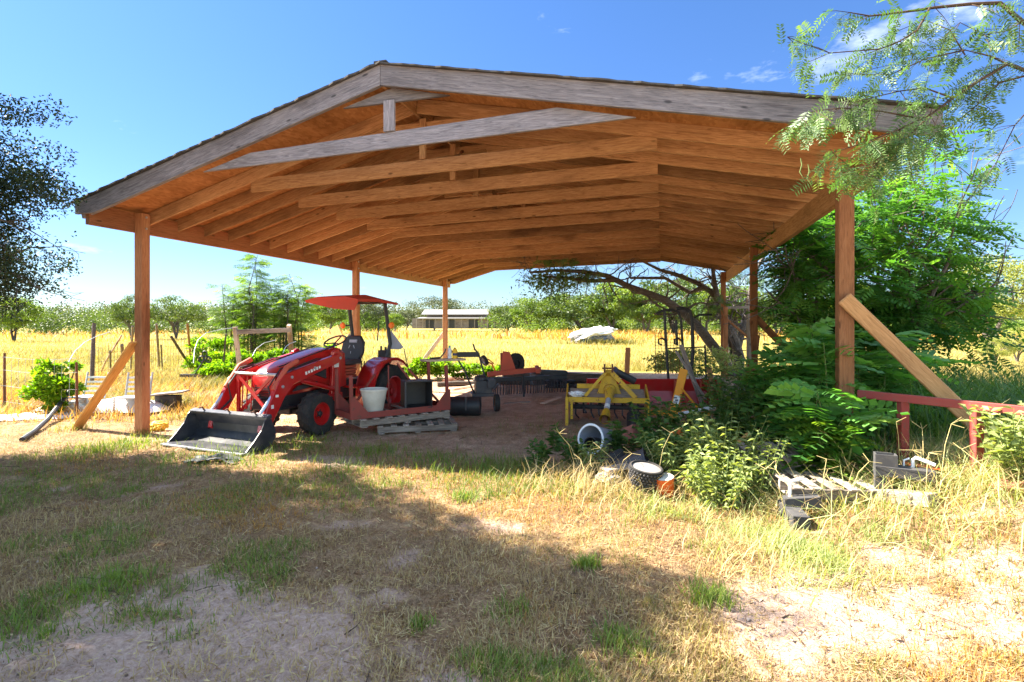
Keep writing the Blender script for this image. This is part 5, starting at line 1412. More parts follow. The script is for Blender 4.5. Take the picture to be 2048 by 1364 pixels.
P = np.array([t[0][:] for t in tips]); Dv = np.array([t[1][:] for t in tips])
dens = 5
P = np.repeat(P, dens, 0) + rng.normal(0, .15, (len(P) * dens, 3)); Dv = np.repeat(Dv, dens, 0) + rng.normal(0, .7, (len(Dv) * dens, 3))
keep = (P[:, 2] > 2.1) & (fbm(P[:, 0] * .9, P[:, 2] * .9, 12, 3) > .55)
fv, ft_ = frond(7, .30, .10, .3, 62)
leaves('crown', P[keep], Dv[keep] + np.array([0, 0, -.4]), .24, .24, M['mesq'], lm, .9, V=fv, T=ft_)
g_ = np.concatenate([rng.normal(0, 1, (700, 3)) * [.42, .4, .24] + np.array(A(1110, 566, 17.3) - l0), rng.normal(0, 1, (300, 3)) * [.3, .3, .15] + np.array(A(1080, 558, 17.3) - l0)])
leaves('leaf_clump', g_, rand_dirs(1000, -1, .3), .13, .05, M['mesq'], lm, 1.0)
o_ = crown_tree('understory_bush', 'straggly pale bush around the foot of the leaning mesquite', 'bush', far(1395, 16.0), 1.1, 2.8, M['weed_light'], 3000, .085, 61, trunk=False, base=.0, clumps=60, dep=1.0)

# --- chinaberry right of the shed
cb = thing('chinaberry_tree', 'dense dark-green chinaberry tree crowding the right side of the shed', 'tree', Vector((6.9, 10.4, .1)))
rr = random.Random(8); m = MB(); tips = []
for (x, y, dx, dy) in ((0, 0, .05, 0), (-.5, .3, -.15, .05), (.4, .2, .15, .0), (.1, -.4, .1, -.2), (-.9, .6, -.2, .1), (.55, .5, .15, .1)):
    skeleton(m, (x, y, -.2), (dx, dy, 1), 3.1, .075, 2, rr, tips, (6, 8), .95, .56, .015, .10, .006)
m.build('trunk', M['bark'], cb, smooth=True)
P = np.array([t[0][:] for t in tips]); Dv = np.array([t[1][:] for t in tips])
n = 2300
idx = rng.integers(0, len(P), n)
P2 = P[idx] + rng.normal(0, .16, (n, 3)) * [1, 1, .5]; D2 = Dv[idx] + rng.normal(0, .55, (n, 3)); D2[:, 2] = D2[:, 2] * .3 - .12
# outline as in the place: wide and drooping to the right, sheared away over the shed
wx = P2[:, 0] + 6.9; wy = P2[:, 1] + 10.4; wu, wv = shed_uv(wx, wy)
cpx = CX + wx * F / wy
keep = (wu > 9.75) & (P2[:, 2] > .7) & (cpx < 1905 + 130 * (fbm(P2[:, 2] * 1.2, P2[:, 1], 64, 3) - .3) * 2)
cbv, cbt = frond(7, .30, .125, .28, 60, .45, .22)
leaves('crown', P2[keep], D2[keep], .46, .46, M['china'], cb, .30, V=cbv, T=cbt)
n = 950
q = clump_points(n, (1.75, 1.3, 1.9), 40, 77)[0] + np.array([.25, .2, 2.55]); q = q[shed_uv(q[:, 0] + 6.9, q[:, 1] + 10.4)[0] > 9.75]
d = q - np.array([.4, .2, 2.6]); d[:, 2] = d[:, 2] * .12 - .15
leaves('bough', q, d + rng.normal(0, .5, q.shape), .46, .46, M['china'], cb, .30, V=cbv, T=cbt)
# lower sprays in shade behind the post
n = 420
q = np.stack([rng.uniform(-1.7, 1.6, n), rng.uniform(-1.2, 1.0, n), rng.uniform(.9, 2.4, n)], 1)
q = q[shed_uv(q[:, 0] + 6.9, q[:, 1] + 10.4)[0] > 9.8]
leaves('spray', q, np.stack([rng.normal(0, 1, len(q)), rng.normal(-.2, 1, len(q)), rng.normal(-.2, .25, len(q))], 1), .5, .5, M['china'], cb, .35, V=cbv, T=cbt)

# --- young chinaberry plants beside the right front post
yv, yt = frond(6, .42, .19, .42, 54, .55, .3)
def young(label, loc, h, ns, seed, spread=.35, size=.36, mat='sapling', name='chinaberry_sapling', lit=.5):
    t = thing(name, label, 'sapling', loc, 0, 'young chinaberry saplings by the post')
    rr = random.Random(seed); m = MB(); pos = []; dirs = []
    for k in range(ns):
        a = rr.uniform(0, 6.28); b = Vector((.12 * math.cos(a), .12 * math.sin(a), 0)); top = Vector((spread * math.cos(a) * rr.uniform(.4, 1), spread * math.sin(a) * rr.uniform(.4, 1), h * rr.uniform(.75, 1.02)))
        pts = [b, b.lerp(top, .35) + Vector((rr.gauss(0, .03), rr.gauss(0, .03), .03)), b.lerp(top, .7) + Vector((rr.gauss(0, .03), 0, .03)), top]
        m.tube(pts, [.013, .011, .008, .005], 6, cap=False)
        N = int(9 * h) + 4
        for i in range(N):
            f = .16 + .84 * i / (N - 1); q = pts[0].lerp(pts[1], f / .35) if f < .35 else (pts[1].lerp(pts[2], (f - .35) / .35) if f < .7 else pts[2].lerp(pts[3], (f - .7) / .3))
            for z in range(3 if f > .85 else 2):
                aa = i * 2.4 + z * 3.0 + rr.gauss(0, .35); el = .1 + .35 * f + rr.gauss(0, .15)
                pos.append(q[:]); dirs.append((math.cos(aa), math.sin(aa), el))
    m.build('stem', M['weed_stem'], t, smooth=True)
    leaves('foliage', np.array(pos), np.array(dirs), size, size, M[mat], t, .25, V=yv, T=yt)
    return t
M['weed_stem'] = paint('weed_stem', (.12, .17, .04), .6, (.16, .12, .06), .3)
def wp(px, D): return Vector(((px - CX) * D / F, D, hz((px - CX) * D / F, D)))
young('tallest young chinaberry standing left of the right front post', wp(1640, 6.1), 1.62, 4, 3, .36, .38)
young('young chinaberry with sunlit top leaves left of the tallest one', wp(1565, 6.9), 1.35, 3, 4, .4, .40)
young('young chinaberry crowding the foot of the right front post', wp(1655, 5.6), .85, 4, 5, .40, .36)
young('low young chinaberry by the middle right post', wp(1545, 7.6), .95, 4, 6, .4, .38)
young('young chinaberry right behind the right front post', wp(1745, 6.5), 1.15, 3, 7, .4, .40)
young('young chinaberry under the raking brace', wp(1800, 6.9), .9, 3, 12, .4, .40)
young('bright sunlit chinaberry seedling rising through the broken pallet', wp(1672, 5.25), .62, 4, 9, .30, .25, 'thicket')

# --- mesquite bough hanging in from the upper right
mb_ = thing('mesquite_tree', 'feathery mesquite bough hanging over the right end of the roof', 'tree', Vector((5.7, 4.0, hz(5.7, 4.0))))
l0 = mb_.location
m = MB()
m.tube([Vector((0, 0, -.2)), Vector((-.1, .05, 1.4)), Vector((-.35, .1, 2.8)), Vector((-.75, .2, 3.8)), Vector((-1.1, .25, 4.35))], [.20, .17, .14, .10, .07], 10)
BR = [([(2075, 150), (2015, 128), (1960, 160), (1900, 200), (1860, 230), (1810, 280), (1745, 325)], .016, 4.25, 4.05),
      ([(2075, 145), (2000, 165), (1960, 205), (1900, 255), (1850, 300)], .009, 4.3, 4.3),
      ([(2090, 75), (2040, 40), (2000, 6), (1940, 8), (1870, 15), (1800, 25), (1740, 32), (1700, 25)], .020, 4.2, 4.4),
      ([(2015, 128), (1980, 112), (1930, 100), (1870, 98)], .008, 4.25, 4.4),
      ([(1905, 196), (1850, 176), (1800, 182), (1745, 195), (1700, 206)], .007, 4.15, 4.0),
      ([(1860, 15), (1835, 60), (1800, 82), (1760, 98), (1660, 106), (1610, 88), (1575, 74)], .008, 4.3, 4.2),
      ([(1930, 100), (1850, 118), (1780, 150), (1720, 148), (1690, 152)], .006, 4.3, 4.1),
      ([(1862, 228), (1800, 258), (1730, 285), (1665, 305)], .008, 4.1, 3.95),
      ([(1845, 238), (1760, 222), (1680, 216), (1630, 222), (1600, 235)], .007, 4.1, 3.9),
      ([(1830, 262), (1785, 290), (1755, 325), (1738, 350)], .007, 4.1, 4.0),
      ([(1890, 250), (1850, 285), (1815, 310)], .006, 4.25, 4.2),
      ([(2075, 20), (2020, 60), (1970, 70), (1920, 45)], .007, 4.3, 4.5),
      ([(2075, 200), (2030, 250), (1990, 330), (1960, 370)], .006, 4.4, 4.5),
      ([(1930, 110), (1900, 60), (1850, 40), (1800, 60)], .006, 4.3, 4.5)]
pos = []; dirs = []
rr = random.Random(17)
for bi, (pts, r0, D0, D1) in enumerate(BR):
    n = len(pts); P = [A(x, y, D0 + (D1 - D0) * i / (n - 1)) - l0 for i, (x, y) in enumerate(pts)]
    m.tube(P, [max(.0025, r0 * (1 - .8 * i / (n - 1))) for i in range(n)], 6, cap=False)
    for i in range(n - 1):
        seg = P[i + 1] - P[i]; st_ = max(2, int(seg.length / (.10 if bi in (0, 1, 7, 8, 9, 10) else .095)))
        for k in range(st_):
            q = P[i].lerp(P[i + 1], (k + rr.random()) / st_)
            low = max(0, min(1, (3.55 - (q.z + l0.z)) / .5))
            for z in range(2 if low > .5 else 1):
                d = seg.normalized() * rr.gauss(.45, .4) + Vector((rr.gauss(0, .55), rr.gauss(0, .55), rr.gauss(-.15 - .75 * low, .5)))
                pos.append((q + Vector((rr.gauss(0, .03), rr.gauss(0, .08), rr.gauss(0, .04))))[:]); dirs.append(d[:])
    for i in range(1, n):
        for z in range(3 if bi in (0, 1, 7, 8, 9, 10) else 2):
            d = Vector((rr.gauss(-.5, .6), rr.gauss(0, .6), rr.gauss(-.35, .5))).normalized(); ln = rr.uniform(.12, .32)
            e = P[i] + d * ln; m.tube([P[i], P[i] + d * ln * .5 + Vector((0, 0, .01)), e], [.0028, .0022, .0015], 4, cap=False)
            for k in range(4):
                pos.append((P[i].lerp(e, .25 + .2 * k) + Vector((rr.gauss(0, .01),) * 3))[:]); dirs.append((d + Vector((rr.gauss(0, .6), rr.gauss(0, .6), rr.gauss(-.5, .5))))[:])
m.build('branches', M['twig'], mb_, smooth=True)
mv, mt_ = frond(8, .34, .078, .38, 68, .35, .12)
leaves('leaves', np.array(pos), np.array(dirs), .15, .15, M['mesq'], mb_, .8, V=mv, T=mt_)
for i in range(9):
    q = A(rr.uniform(1600, 1880), rr.uniform(260, 340), 4.0) - l0
    MB().tube([q, q + Vector((.01, 0, -.05)), q + Vector((.0, .01, -.10)), q + Vector((.02, 0, -.145))], [.003, .005, .005, .002], 5).build('pod', M['weed_stem'], mb_, smooth=True)

# --- oaks at the left; one boughs into the picture, the other shades the lawn from outside it
def oak(label, base, c, r, n, seed, leaf=.055, cut=None, reach=.52):
    t = thing('oak_tree', label, 'tree', Vector((base[0], base[1], 0)), 0, 'live oaks at the left')
    rr = random.Random(seed); m = MB(); tips = []
    l0 = t.location
    cc = Vector(c) - l0
    m.tube([(0, 0, -.2), (.05, .03, cc.z * .35), (.0, .05, cc.z * .6)], [.28, .22, .18], 10)
    for k in range(9):
        a = k * 2.4; o = Vector((math.cos(a) * r[0] * (reach if math.cos(a) > 0 else .9), math.sin(a) * r[1] * .9, r[2] * rr.uniform(-.7, .8)))
        tgt = cc + o; st_ = Vector((0, .05, cc.z * rr.uniform(.4, .6)))
        pts = [st_.lerp(tgt, q / 4) + Vector((rr.gauss(0, .12), rr.gauss(0, .12), .25 * math.sin(q / 4 * 3.14))) for q in range(5)]
        m.tube(pts, [.10, .07, .05, .03, .012], 6, cap=False)
        for q in (2, 3, 4):
            for z in range(4): skeleton(m, pts[q], o.normalized() + Vector((rr.gauss(0, .8), rr.gauss(0, .8), rr.gauss(0, .5))), rr.uniform(.5, 1.1), .016, 1, rr, tips, (3, 4), .7, .6, -.02, .2, .003)
    m.build('trunk', M['bark'], t, smooth=True)
    P, idx, q = clump_points(n, r, 90, seed, 1.0, .15)
    P += np.array(cc[:])
    if tips:
        tp_ = np.array([x[0][:] for x in tips]); k_ = rng.integers(0, len(tp_), n // 3)
        P = np.concatenate([P, tp_[k_] + rng.normal(0, .10, (n // 3, 3))])
    W = P + np.array(l0[:])
    if cut is not None:
        P = P[cut(W)]
    leaves('crown', P, rand_dirs(len(P)), leaf, leaf * .5, M['oak'], t, 1.0)
    return t
def px_of(W): return CX + W[:, 0] * F / np.maximum(W[:, 1], .1), HY - (W[:, 2] - CH) * F / np.maximum(W[:, 1], .1)
def fringe(W):
    px, py = px_of(W)
    edge = 95 + 90 * np.sin((py - 190) / 420 * 3.14) + 130 * (fbm(W[:, 2] * 1.7, W[:, 1] * 1.1, 91, 3) - .5) * 2
    return (px < edge) & (.6 * fbm(W[:, 0] * 1.1 + W[:, 2], W[:, 1] * .9 + W[:, 2] * 1.3, 93, 3) + .4 * fbm(W[:, 0] * 4 + W[:, 2], W[:, 1] * 3 + W[:, 2] * 5, 94, 3) > .43)
def outside(W):
    px, py = px_of(W)
    return px < -120
oak('dark live oak whose leafy fringe hangs in at the left edge', (-9.6, 6.3), (-8.3, 6.2, 3.15), (3.7, 1.35, 1.7), 190000, 71, .046, fringe)
oak('live oak standing outside the left edge and shading the lawn', (-8.6, 4.0), (-7.6, 4.75, 5.3), (3.9, 2.8, 2.3), 95000, 72, .09, outside, .12)

# --- feathery thicket of thin stems left of the tractor
bt = thing('thicket_of_saplings', 'clump of slender feathery saplings behind the gate frame', 'sapling clump', far(545, 21))
rr = random.Random(21); m = MB(); pos = []; dirs = []
for k in range(17):
    x = rr.uniform(-1.75, 1.6); y = rr.uniform(-.8, .8); h = rr.uniform(2.9, 4.1) * (1 - .12 * abs(x)) if k not in (2, 5) else 4.35
    if k == 2: x = -.9
    if k == 5: x = -.65
    pts = [Vector((x, y, -.1)), Vector((x + rr.gauss(0, .06), y, h * .35)), Vector((x + rr.gauss(0, .1), y, h * .7)), Vector((x * 1.08 + rr.gauss(0, .15), y, h))]
    m.tube(pts, [.035, .028, .018, .006], 6, cap=False)
    for i in range(int(h * 15)):
        f = .2 + .8 * i / (h * 15); j = min(2, int(f * 3)); q = pts[j].lerp(pts[j + 1], f * 3 - j)
        a = rr.uniform(0, 6.28); ln = rr.uniform(.3, .75) * (1.15 - .6 * f); d = Vector((math.cos(a), math.sin(a) * .6, .25)).normalized()
        e = q + d * ln - Vector((0, 0, .12 * ln)); m.tube([q, q.lerp(e, .5) + Vector((0, 0, .04)), e], [.006, .005, .003], 4, cap=False)
        for z in range(4):
            pos.append(q.lerp(e, .3 + .22 * z)[:]); dirs.append((d + Vector((rr.gauss(0, .5), rr.gauss(0, .5), -.25)))[:])
m.build('stems', M['bark'], bt, smooth=True)
leaves('foliage', np.array(pos), np.array(dirs), .34, .34, M['thicket'], bt, .5, V=fv, T=ft_)

# --- bushes: clumps of real leaves
def bush(name, label, loc, w_, d_, h, n, L_, W_, mat, seed, group=None, cat='bush', clumps=24, stem=True):
    t = thing(name, label, cat, loc, 0, group)
    P, idx, q = clump_points(n, (w_ / 2, d_ / 2, h * .5), clumps, seed, .95, .25)
    P[:, 2] = np.abs(P[:, 2] + h * .46) + .02
    dirs = q * .6 + np.stack([P[:, 0] * .5 / max(w_, .1), P[:, 1] * .5 / max(d_, .1), np.full(n, .25)], 1) + rng.normal(0, .45, (n, 3))
    leaves('foliage', P, dirs, L_, W_, mat, t, .7)
    if stem:
        m = MB(); rr = random.Random(seed)
        for k in range(8):
            a = rr.uniform(0, 6.28); m.tube([(0, 0, -.05), (.2 * w_ * math.cos(a), .2 * d_ * math.sin(a), h * .4), (.38 * w_ * math.cos(a), .38 * d_ * math.sin(a), h * .85)], [.012 * h + .003, .008 * h + .002, .003], 5, cap=False)
        m.build('stems', M['weed_stem'], t, smooth=True)
    return t
bush('vine', 'bright green vine heaped over the near wire fence', wp(108, 10.0), 1.05, .55, 1.05, 1500, .10, .07, M['mustard'], 3, None, 'vine', 30)
HG = 'bright green garden weeds behind the tractor'
for i, (px, D, w_, h, lb) in enumerate(((418, 18.5, 1.5, 1.35, 'tallest lime-green garden bush left of the gate frame'), (465, 17.6, 1.2, .85, 'low lime bush at the left foot of the gate frame'), (520, 18.0, 1.3, .95, 'lime-green bush seen inside the gate frame'), (560, 18.6, 1.1, .8, 'small lime bush by the right gate leg'),
                                        (608, 18.2, 1.3, .85, 'lime bush just above the tractor bonnet'), (655, 18.8, 1.2, .95, 'dark lime bush behind the steering wheel'), (438, 15.6, .9, .6, 'small leafy clump before the gate frame'))):
    bush('garden_bush', lb, wp(px, D), w_ * 1.15, .9, h, 1500, .15, .07, M['mustard'], 100 + i, HG)
for i, (px, D, w_, h, lb) in enumerate(((838, 16.4, 1.0, .75, 'yellow-green weed clump behind the leaning red bars'), (880, 16.8, 1.1, .6, 'yellow-green weed clump behind the plank shelf'), (930, 17.0, 1.1, .5, 'low yellow-green clump behind the handlebars'), (985, 17.4, 1.0, .35, 'small yellow-green clump behind the rake wheel'))):
    bush('weed_clump', lb, wp(px, D), w_ * 1.2, .9, h, 1200, .11, .06, M['mustard'], 120 + i, 'weeds growing along the shed back')
# sunlit and shaded weeds before the right side
def weed(label, loc, h, ns, nl, spread, L_, W_, mat, seed, droop=.5, group=None, name='weed', cat='weed'):
    t = thing(name, label, cat, loc, 0, group)
    rr = random.Random(seed); m = MB(); pos = []; dirs = []
    for k in range(ns):
        a = rr.uniform(0, 6.28); rad = spread * math.sqrt(rr.random())
        b = Vector((.35 * rad * math.cos(a), .35 * rad * math.sin(a), -.03)); top = Vector((rad * math.cos(a), rad * math.sin(a), h * rr.uniform(.55, 1.05)))
        mid = b.lerp(top, .5) + Vector((0, 0, .05 * h)); m.tube([b, mid, top], [.006, .0045, .002], 5, cap=False)
        for i in range(nl):
            f = .15 + .85 * (i + rr.random() * .6) / nl; q = b.lerp(mid, f * 2) if f < .5 else mid.lerp(top, f * 2 - 1)
            aa = i * 2.4 + rr.gauss(0, .4); pos.append(q[:]); dirs.append((math.cos(aa), math.sin(aa), .55 * f + .2 - droop + rr.gauss(0, .25)))
    m.build('stems', M['weed_stem'], t, smooth=True)
    leaves('foliage', np.array(pos), np.array(dirs), L_, W_, M[mat], t, .35)
    return t
SG = 'sunlit pale weeds beside the pallets'
for i, (px, D, h, ns, sp, lb) in enumerate(((1440, 5.6, .74, 34, .40, 'tallest sunlit pale weed bush left of the pallets'), (1500, 5.3, .60, 28, .36, 'sunlit pale weed bush touching the pallets'), (1385, 5.5, .52, 22, .30, 'sunlit pale weed bush right of the orange pail'), (1445, 5.0, .50, 26, .32, 'low sunlit weed bush nearest the lawn'),
                                            (1325, 5.9, .50, 14, .22, 'thin pale weed behind the dimpled planter'), (1190, 6.05, .36, 10, .16, 'small pale weed before the tipped grey tub'))):
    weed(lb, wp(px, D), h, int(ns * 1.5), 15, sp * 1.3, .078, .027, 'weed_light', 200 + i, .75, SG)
DG = 'shaded broad-leaved weeds before the tiller'
for i, (px, D, h, ns, sp, lb) in enumerate(((1300, 7.3, .62, 16, .34, 'shaded broad-leaved weed left of the orange hitch arm'), (1355, 7.2, .72, 20, .40, 'shaded broad-leaved weed before the orange hitch arm'), (1420, 7.0, .78, 22, .42, 'shaded broad-leaved weed right of the hitch arm'), (1335, 6.5, .52, 18, .40, 'low shaded weed right of the red crate'),
                                            (1480, 7.4, .85, 22, .45, 'tall shaded weed before the propane tank'), (1530, 6.6, .70, 20, .42, 'shaded weed left of the young chinaberries'), (1400, 6.2, .50, 18, .40, 'low shaded weed behind the sunlit weeds'), (1245, 6.9, .40, 12, .24, 'shaded weed behind the grey tub'), (1112, 7.2, .38, 4, .06, 'single dark-green upright weed on the bare dirt'),
                                            (1075, 6.4, .26, 8, .16, 'low green weed at the shade edge'), (1145, 6.5, .30, 9, .18, 'small green weed left of the tub'), (1470, 8.6, .8, 18, .5, 'weed tangle before the red blade end'), (1450, 10.2, .9, 18, .6, 'weed tangle at the foot of the middle right post'))):
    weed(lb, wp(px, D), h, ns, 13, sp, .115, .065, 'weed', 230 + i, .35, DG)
weed('big sunlit shrub at the right edge by the railing', wp(2040, 4.45), .60, 46, 20, .40, .085, .042, 'weed_light', 260, .30, None, 'shrub', 'shrub')
weed('sunlit shrub beyond the right end of the railing', wp(2150, 4.4), .65, 36, 18, .45, .085, .042, 'weed_light', 261, .30, None, 'shrub', 'shrub')
# ================================================================== grass
M['thatch'] = leafmat('thatch', (0.13, 0.075, 0.04), (0.28, 0.175, 0.10), (0.45, 0.33, 0.21), 0.25, 0.7, (1, 1, 0.8))
def scatter(n, x0, x1, y0, y1, pw=1.0, fan=None):
    """Places thinned with distance: density falls as y to the power pw."""
    u = rng.uniform(0, 1, n)
    if pw == 1.0: y = y0 * (y1 / y0) ** u
    else:
        a = 1 - pw; y = (y0 ** a + u * (y1 ** a - y0 ** a)) ** (1 / a)
    if fan is not None: x = rng.uniform(-1, 1, n) * (fan[0] * y + fan[1])
    else: x = rng.uniform(x0, x1, n)
    return x, y
def blades(name, x, y, h, w_, lean, mat, tone=None, dz=0.0, azim=None, bend=1.0):
    K = len(x)
    a = rng.uniform(0, 2 * math.pi, K) if azim is None else azim
    ln = np.abs(rng.normal(0, 1, K)) * lean
    d = np.stack([np.cos(a) * np.sin(ln), np.sin(a) * np.sin(ln), np.cos(ln)], 1)
    up = np.stack([np.cos(a), np.sin(a), np.zeros(K)], 1)
    pos = np.stack([x, y, height(x, y) + dz], 1)
    Rm = frames(d, up, .25)
    s = np.stack([w_ * rng.uniform(.7, 1.3, K), h, h * bend], 1)
    tn = rng.normal(.5, .22, K).clip(0, 1) if tone is None else tone
    V_, T_, tn = inst(BLADE_V, BLADE_T, pos, Rm, s, tn)
    return tag(tri_mesh(name, V_, T_, mat, None, tn), kind='stuff')
def pick(x, y, p):
    k = rng.uniform(0, 1, len(x)) < p
    return x[k], y[k]
lawn_fan = (1.02, 1.2)
notshed = lambda x, y: 1 - .93 * in_shed(x, y, .25)
# lying straw
x, y = scatter(150000, 0, 0, 1.5, 9.0, 1.35, lawn_fan); x, y = pick(x, y, notshed(x, y) * (1 - .72 * mask_sand(x, y)) * np.clip(.38 + .30 * sstep(-.2, 1.6, x), 0, 1))
K = len(x); blades('straw_litter', x, y, rng.uniform(.04, .13, K), .0042, .0, M['straw'], dz=.004)
o = bpy.data.objects['straw_litter']
bpy.data.objects.remove(o)
a = rng.uniform(0, 6.283, K); tilt_ = rng.uniform(-.05, .30, K)
d = np.stack([np.cos(a) * np.cos(tilt_), np.sin(a) * np.cos(tilt_), np.sin(tilt_)], 1)
V_, T_, tn = inst(BLADE_V, BLADE_T, np.stack([x, y, height(x, y) + rng.uniform(.003, .022, K)], 1), frames(d, None, .5), np.stack([rng.uniform(.0025, .0048, K), rng.uniform(.025, .095, K), rng.uniform(.02, .05, K)], 1), np.clip(.55 + rng.normal(0, .25, K), 0, 1))
tag(tri_mesh('straw_litter', V_, T_, M['straw'], None, tn), kind='stuff')
# short dry turf
x, y = scatter(190000, 0, 0, 1.5, 10.5, 1.3, lawn_fan)
c = sstep(.38, .62, fbm(x * 2.1, y * 2.1, 21, 3)); x, y = pick(x, y, notshed(x, y) * c * (1 - .7 * mask_sand(x, y)))
K = len(x); hh = rng.uniform(.02, .075, K) * (.6 + .8 * fbm(x * 1.1, y * 1.1, 25, 3))
blades('dry_grass', x, y, hh, .0045, .55, M['straw'], np.clip(.35 + .4 * fbm(x * .9, y * .9, 26, 3) + rng.normal(0, .2, K) - .05, 0, 1))
# rusty low growth
x, y = scatter(170000, 0, 0, 1.5, 10.5, 1.3, lawn_fan)
c = sstep(.47, .62, fbm(x * .8 + 31, y * .8, 23, 4)); x, y = pick(x, y, notshed(x, y) * c * (1 - .8 * mask_sand(x, y)))
K = len(x); blades('rusty_grass', x, y, rng.uniform(.02, .07, K), .005, .6, M['rustgrass'])
# green patches
x, y = scatter(230000, 0, 0, 1.5, 9.5, 1.3, lawn_fan)
x, y = pick(x, y, notshed(x, y) * mask_green(x, y) * (1 - .8 * mask_sand(x, y)) * np.clip(.95 - .22 * x, .25, 1) * (1 - .55 * sstep(5.4, 7, y)))
K = len(x); blades('green_grass', x, y, rng.uniform(.02, .075, K) * (.6 + .8 * mask_green(x, y)), .0048, .5, M['greengrass'])
# short dead thatch, brown and grey, over most of the lawn
x, y = scatter(300000, 0, 0, 1.5, 8.5, 1.35, lawn_fan)
c = sstep(.36, .56, fbm(x * 1.7 + 5, y * 1.7, 27, 4)); x, y = pick(x, y, notshed(x, y) * c * (1 - .8 * mask_sand(x, y)))
K = len(x); blades('dead_thatch', x, y, rng.uniform(.012, .045, K), .0045, .85, M['thatch'], np.clip(rng.normal(.45, .25, K), 0, 1))
# separate green tufts on the lawn
tx, ty_, th = [], [], []
for (px, py, r, n, h) in ((215, 1175, .20, 420, .11), (840, 1245, .06, 110, .07), (1020, 1215, .12, 140, .08), (1265, 1300, .12, 220, .08), (1225, 1275, .10, 160, .08), (90, 1275, .05, 60, .08), (930, 1000, .12, 260, .10), (1175, 1130, .08, 200, .10), (1420, 1200, .12, 260, .12), (250, 895, .5, 800, .15), (170, 908, .4, 260, .12), (460, 1010, .35, 420, .08), (700, 990, .5, 520, .08), (620, 890, .35, 260, .16), (760, 905, .3, 240, .16), (870, 920, .4, 300, .14), (980, 935, .4, 400, .15)):
    p = G(px, py); q = rng.normal(0, 1, (n, 2)) * r * .6
    tx.append(p.x + q[:, 0]); ty_.append(p.y + q[:, 1]); th.append(rng.uniform(.45, 1.1, n) * h)
x = np.concatenate(tx); y = np.concatenate(ty_); blades('green_tufts', x, y, np.concatenate(th), .0065, .45, M['greengrass'], np.clip(rng.normal(.62, .2, len(x)), 0, 1))
# grass fringe along the front of the shed and thin growth inside
u = rng.uniform(1.5, 9.5, 9000); v = rng.normal(-.9, .55, 9000)
x = S0.x + SU.x * u + SV.x * v; y = S0.y + SU.y * u + SV.y * v
x, y = pick(x, y, .25 + .75 * sstep(.45, .6, fbm(x * 1.5, y * 1.5, 81, 3))); K = len(x)
blades('shade_grass', x, y, rng.uniform(.04, .17, K), .006, .5, M['greengrass'], np.clip(rng.normal(.4, .22, K), 0, 1))
u = rng.uniform(.5, 9.3, 6000); v = rng.uniform(.2, 11, 6000); x = S0.x + SU.x * u + SV.x * v; y = S0.y + SU.y * u + SV.y * v
x, y = pick(x, y, sstep(.5, .66, fbm(x * .9, y * .9, 83, 3)) * sstep(7, 1, (y - 6) * .7)); K = len(x)
blades('dirt_litter', x, y, rng.uniform(.02, .07, K), .006, 1.2, M['straw'], np.clip(rng.normal(.35, .25, K), 0, 1), .004)
# pale tall grass on the right around the pallets
def band(n, cx, cy, sx, sy): return cx + rng.normal(0, sx, n), cy + rng.normal(0, sy, n)
x, y = scatter(60000, 0.8, 6.5, 3.3, 6.3, 1.2)
c = sstep(.40, .58, fbm(x * 1.6, y * 1.6, 85, 3)) * sstep(.9, 2.4, x + .25 * (y - 3.3)) * sstep(3.2, 3.9, y) * sstep(6.5, 5.4, y)
x, y = pick(x, y, c); K = len(x)
tn_g = fbm(x * 1.3, y * 1.3, 86, 3) + rng.normal(0, .1, K) > .44
blades('pale_grass', x[tn_g], y[tn_g], rng.uniform(.06, .22, tn_g.sum()), .0055, .7, M['weed_light'], np.clip(rng.normal(.72, .22, tn_g.sum()), 0, 1), bend=1.6)
blades('pale_grass', x[~tn_g], y[~tn_g], rng.uniform(.05, .20, (~tn_g).sum()), .0055, .8, M['straw'], np.clip(rng.normal(.7, .22, (~tn_g).sum()), 0, 1), bend=1.6)
x, y = band(2600, 3.9, 4.6, .8, .55); blades('pale_grass', x[:1000], y[:1000], rng.uniform(.2, .5, 1000), .006, .55, M['straw'], np.clip(rng.normal(.75, .2, 1000), 0, 1), bend=2.0); blades('pale_grass', x[1000:], y[1000:], rng.uniform(.15, .42, 1600), .007, .6, M['weed_light'], np.clip(rng.normal(.7, .22, 1600), 0, 1), bend=2.0)
x, y = band(1500, 1.0, 5.55, .4, .3); blades('pale_grass', x, y, rng.uniform(.12, .34, 1500), .006, .55, M['straw'], np.clip(rng.normal(.7, .2, 1500), 0, 1), bend=2.0)
# arching seed stalks
m = MB(); rr = random.Random(33)
for k in range(34):
    p = wp(rr.uniform(1560, 2030), rr.uniform(4.1, 5.2)) if k > 8 else wp(rr.uniform(1100, 1330), rr.uniform(5.2, 6.0)); a = rr.uniform(0, 6.28); h = rr.uniform(.25, .62); r_ = rr.uniform(.1, .38)
    e = p + Vector((r_ * math.cos(a), r_ * math.sin(a), h)); md = p.lerp(e, .5) + Vector((0, 0, h * .22))
    m.tube([p, md, e], [.0035, .003, .002], 4, cap=False)
    for z in range(rr.randint(2, 4)):
        b = rr.uniform(0, 6.28); m.tube([e, e + Vector((.09 * math.cos(b), .09 * math.sin(b), rr.uniform(-.02, .07)))], [.002, .0015], 4, cap=False)
tag(m.build('seed_stalks', M['stalk'], None), kind='stuff') if 'stalk' in M else tag(m.build('seed_stalks', paint('stalk', (.50, .40, .17), .7, (.3, .2, .08), .4), None), kind='stuff')
# tall dark grass under the raking brace
x, y = scatter(9000, 3.7, 9.5, 5.6, 11.5, 1.2); uu, vv = shed_uv(x, y); k_ = (uu > 9.0) & (rng.uniform(0, 1, len(x)) < .75); x, y = x[k_], y[k_]; K = len(x)
blades('tall_grass', x, y, rng.uniform(.35, .95, K), .015, .38, M['tallgrass'], bend=1.9)
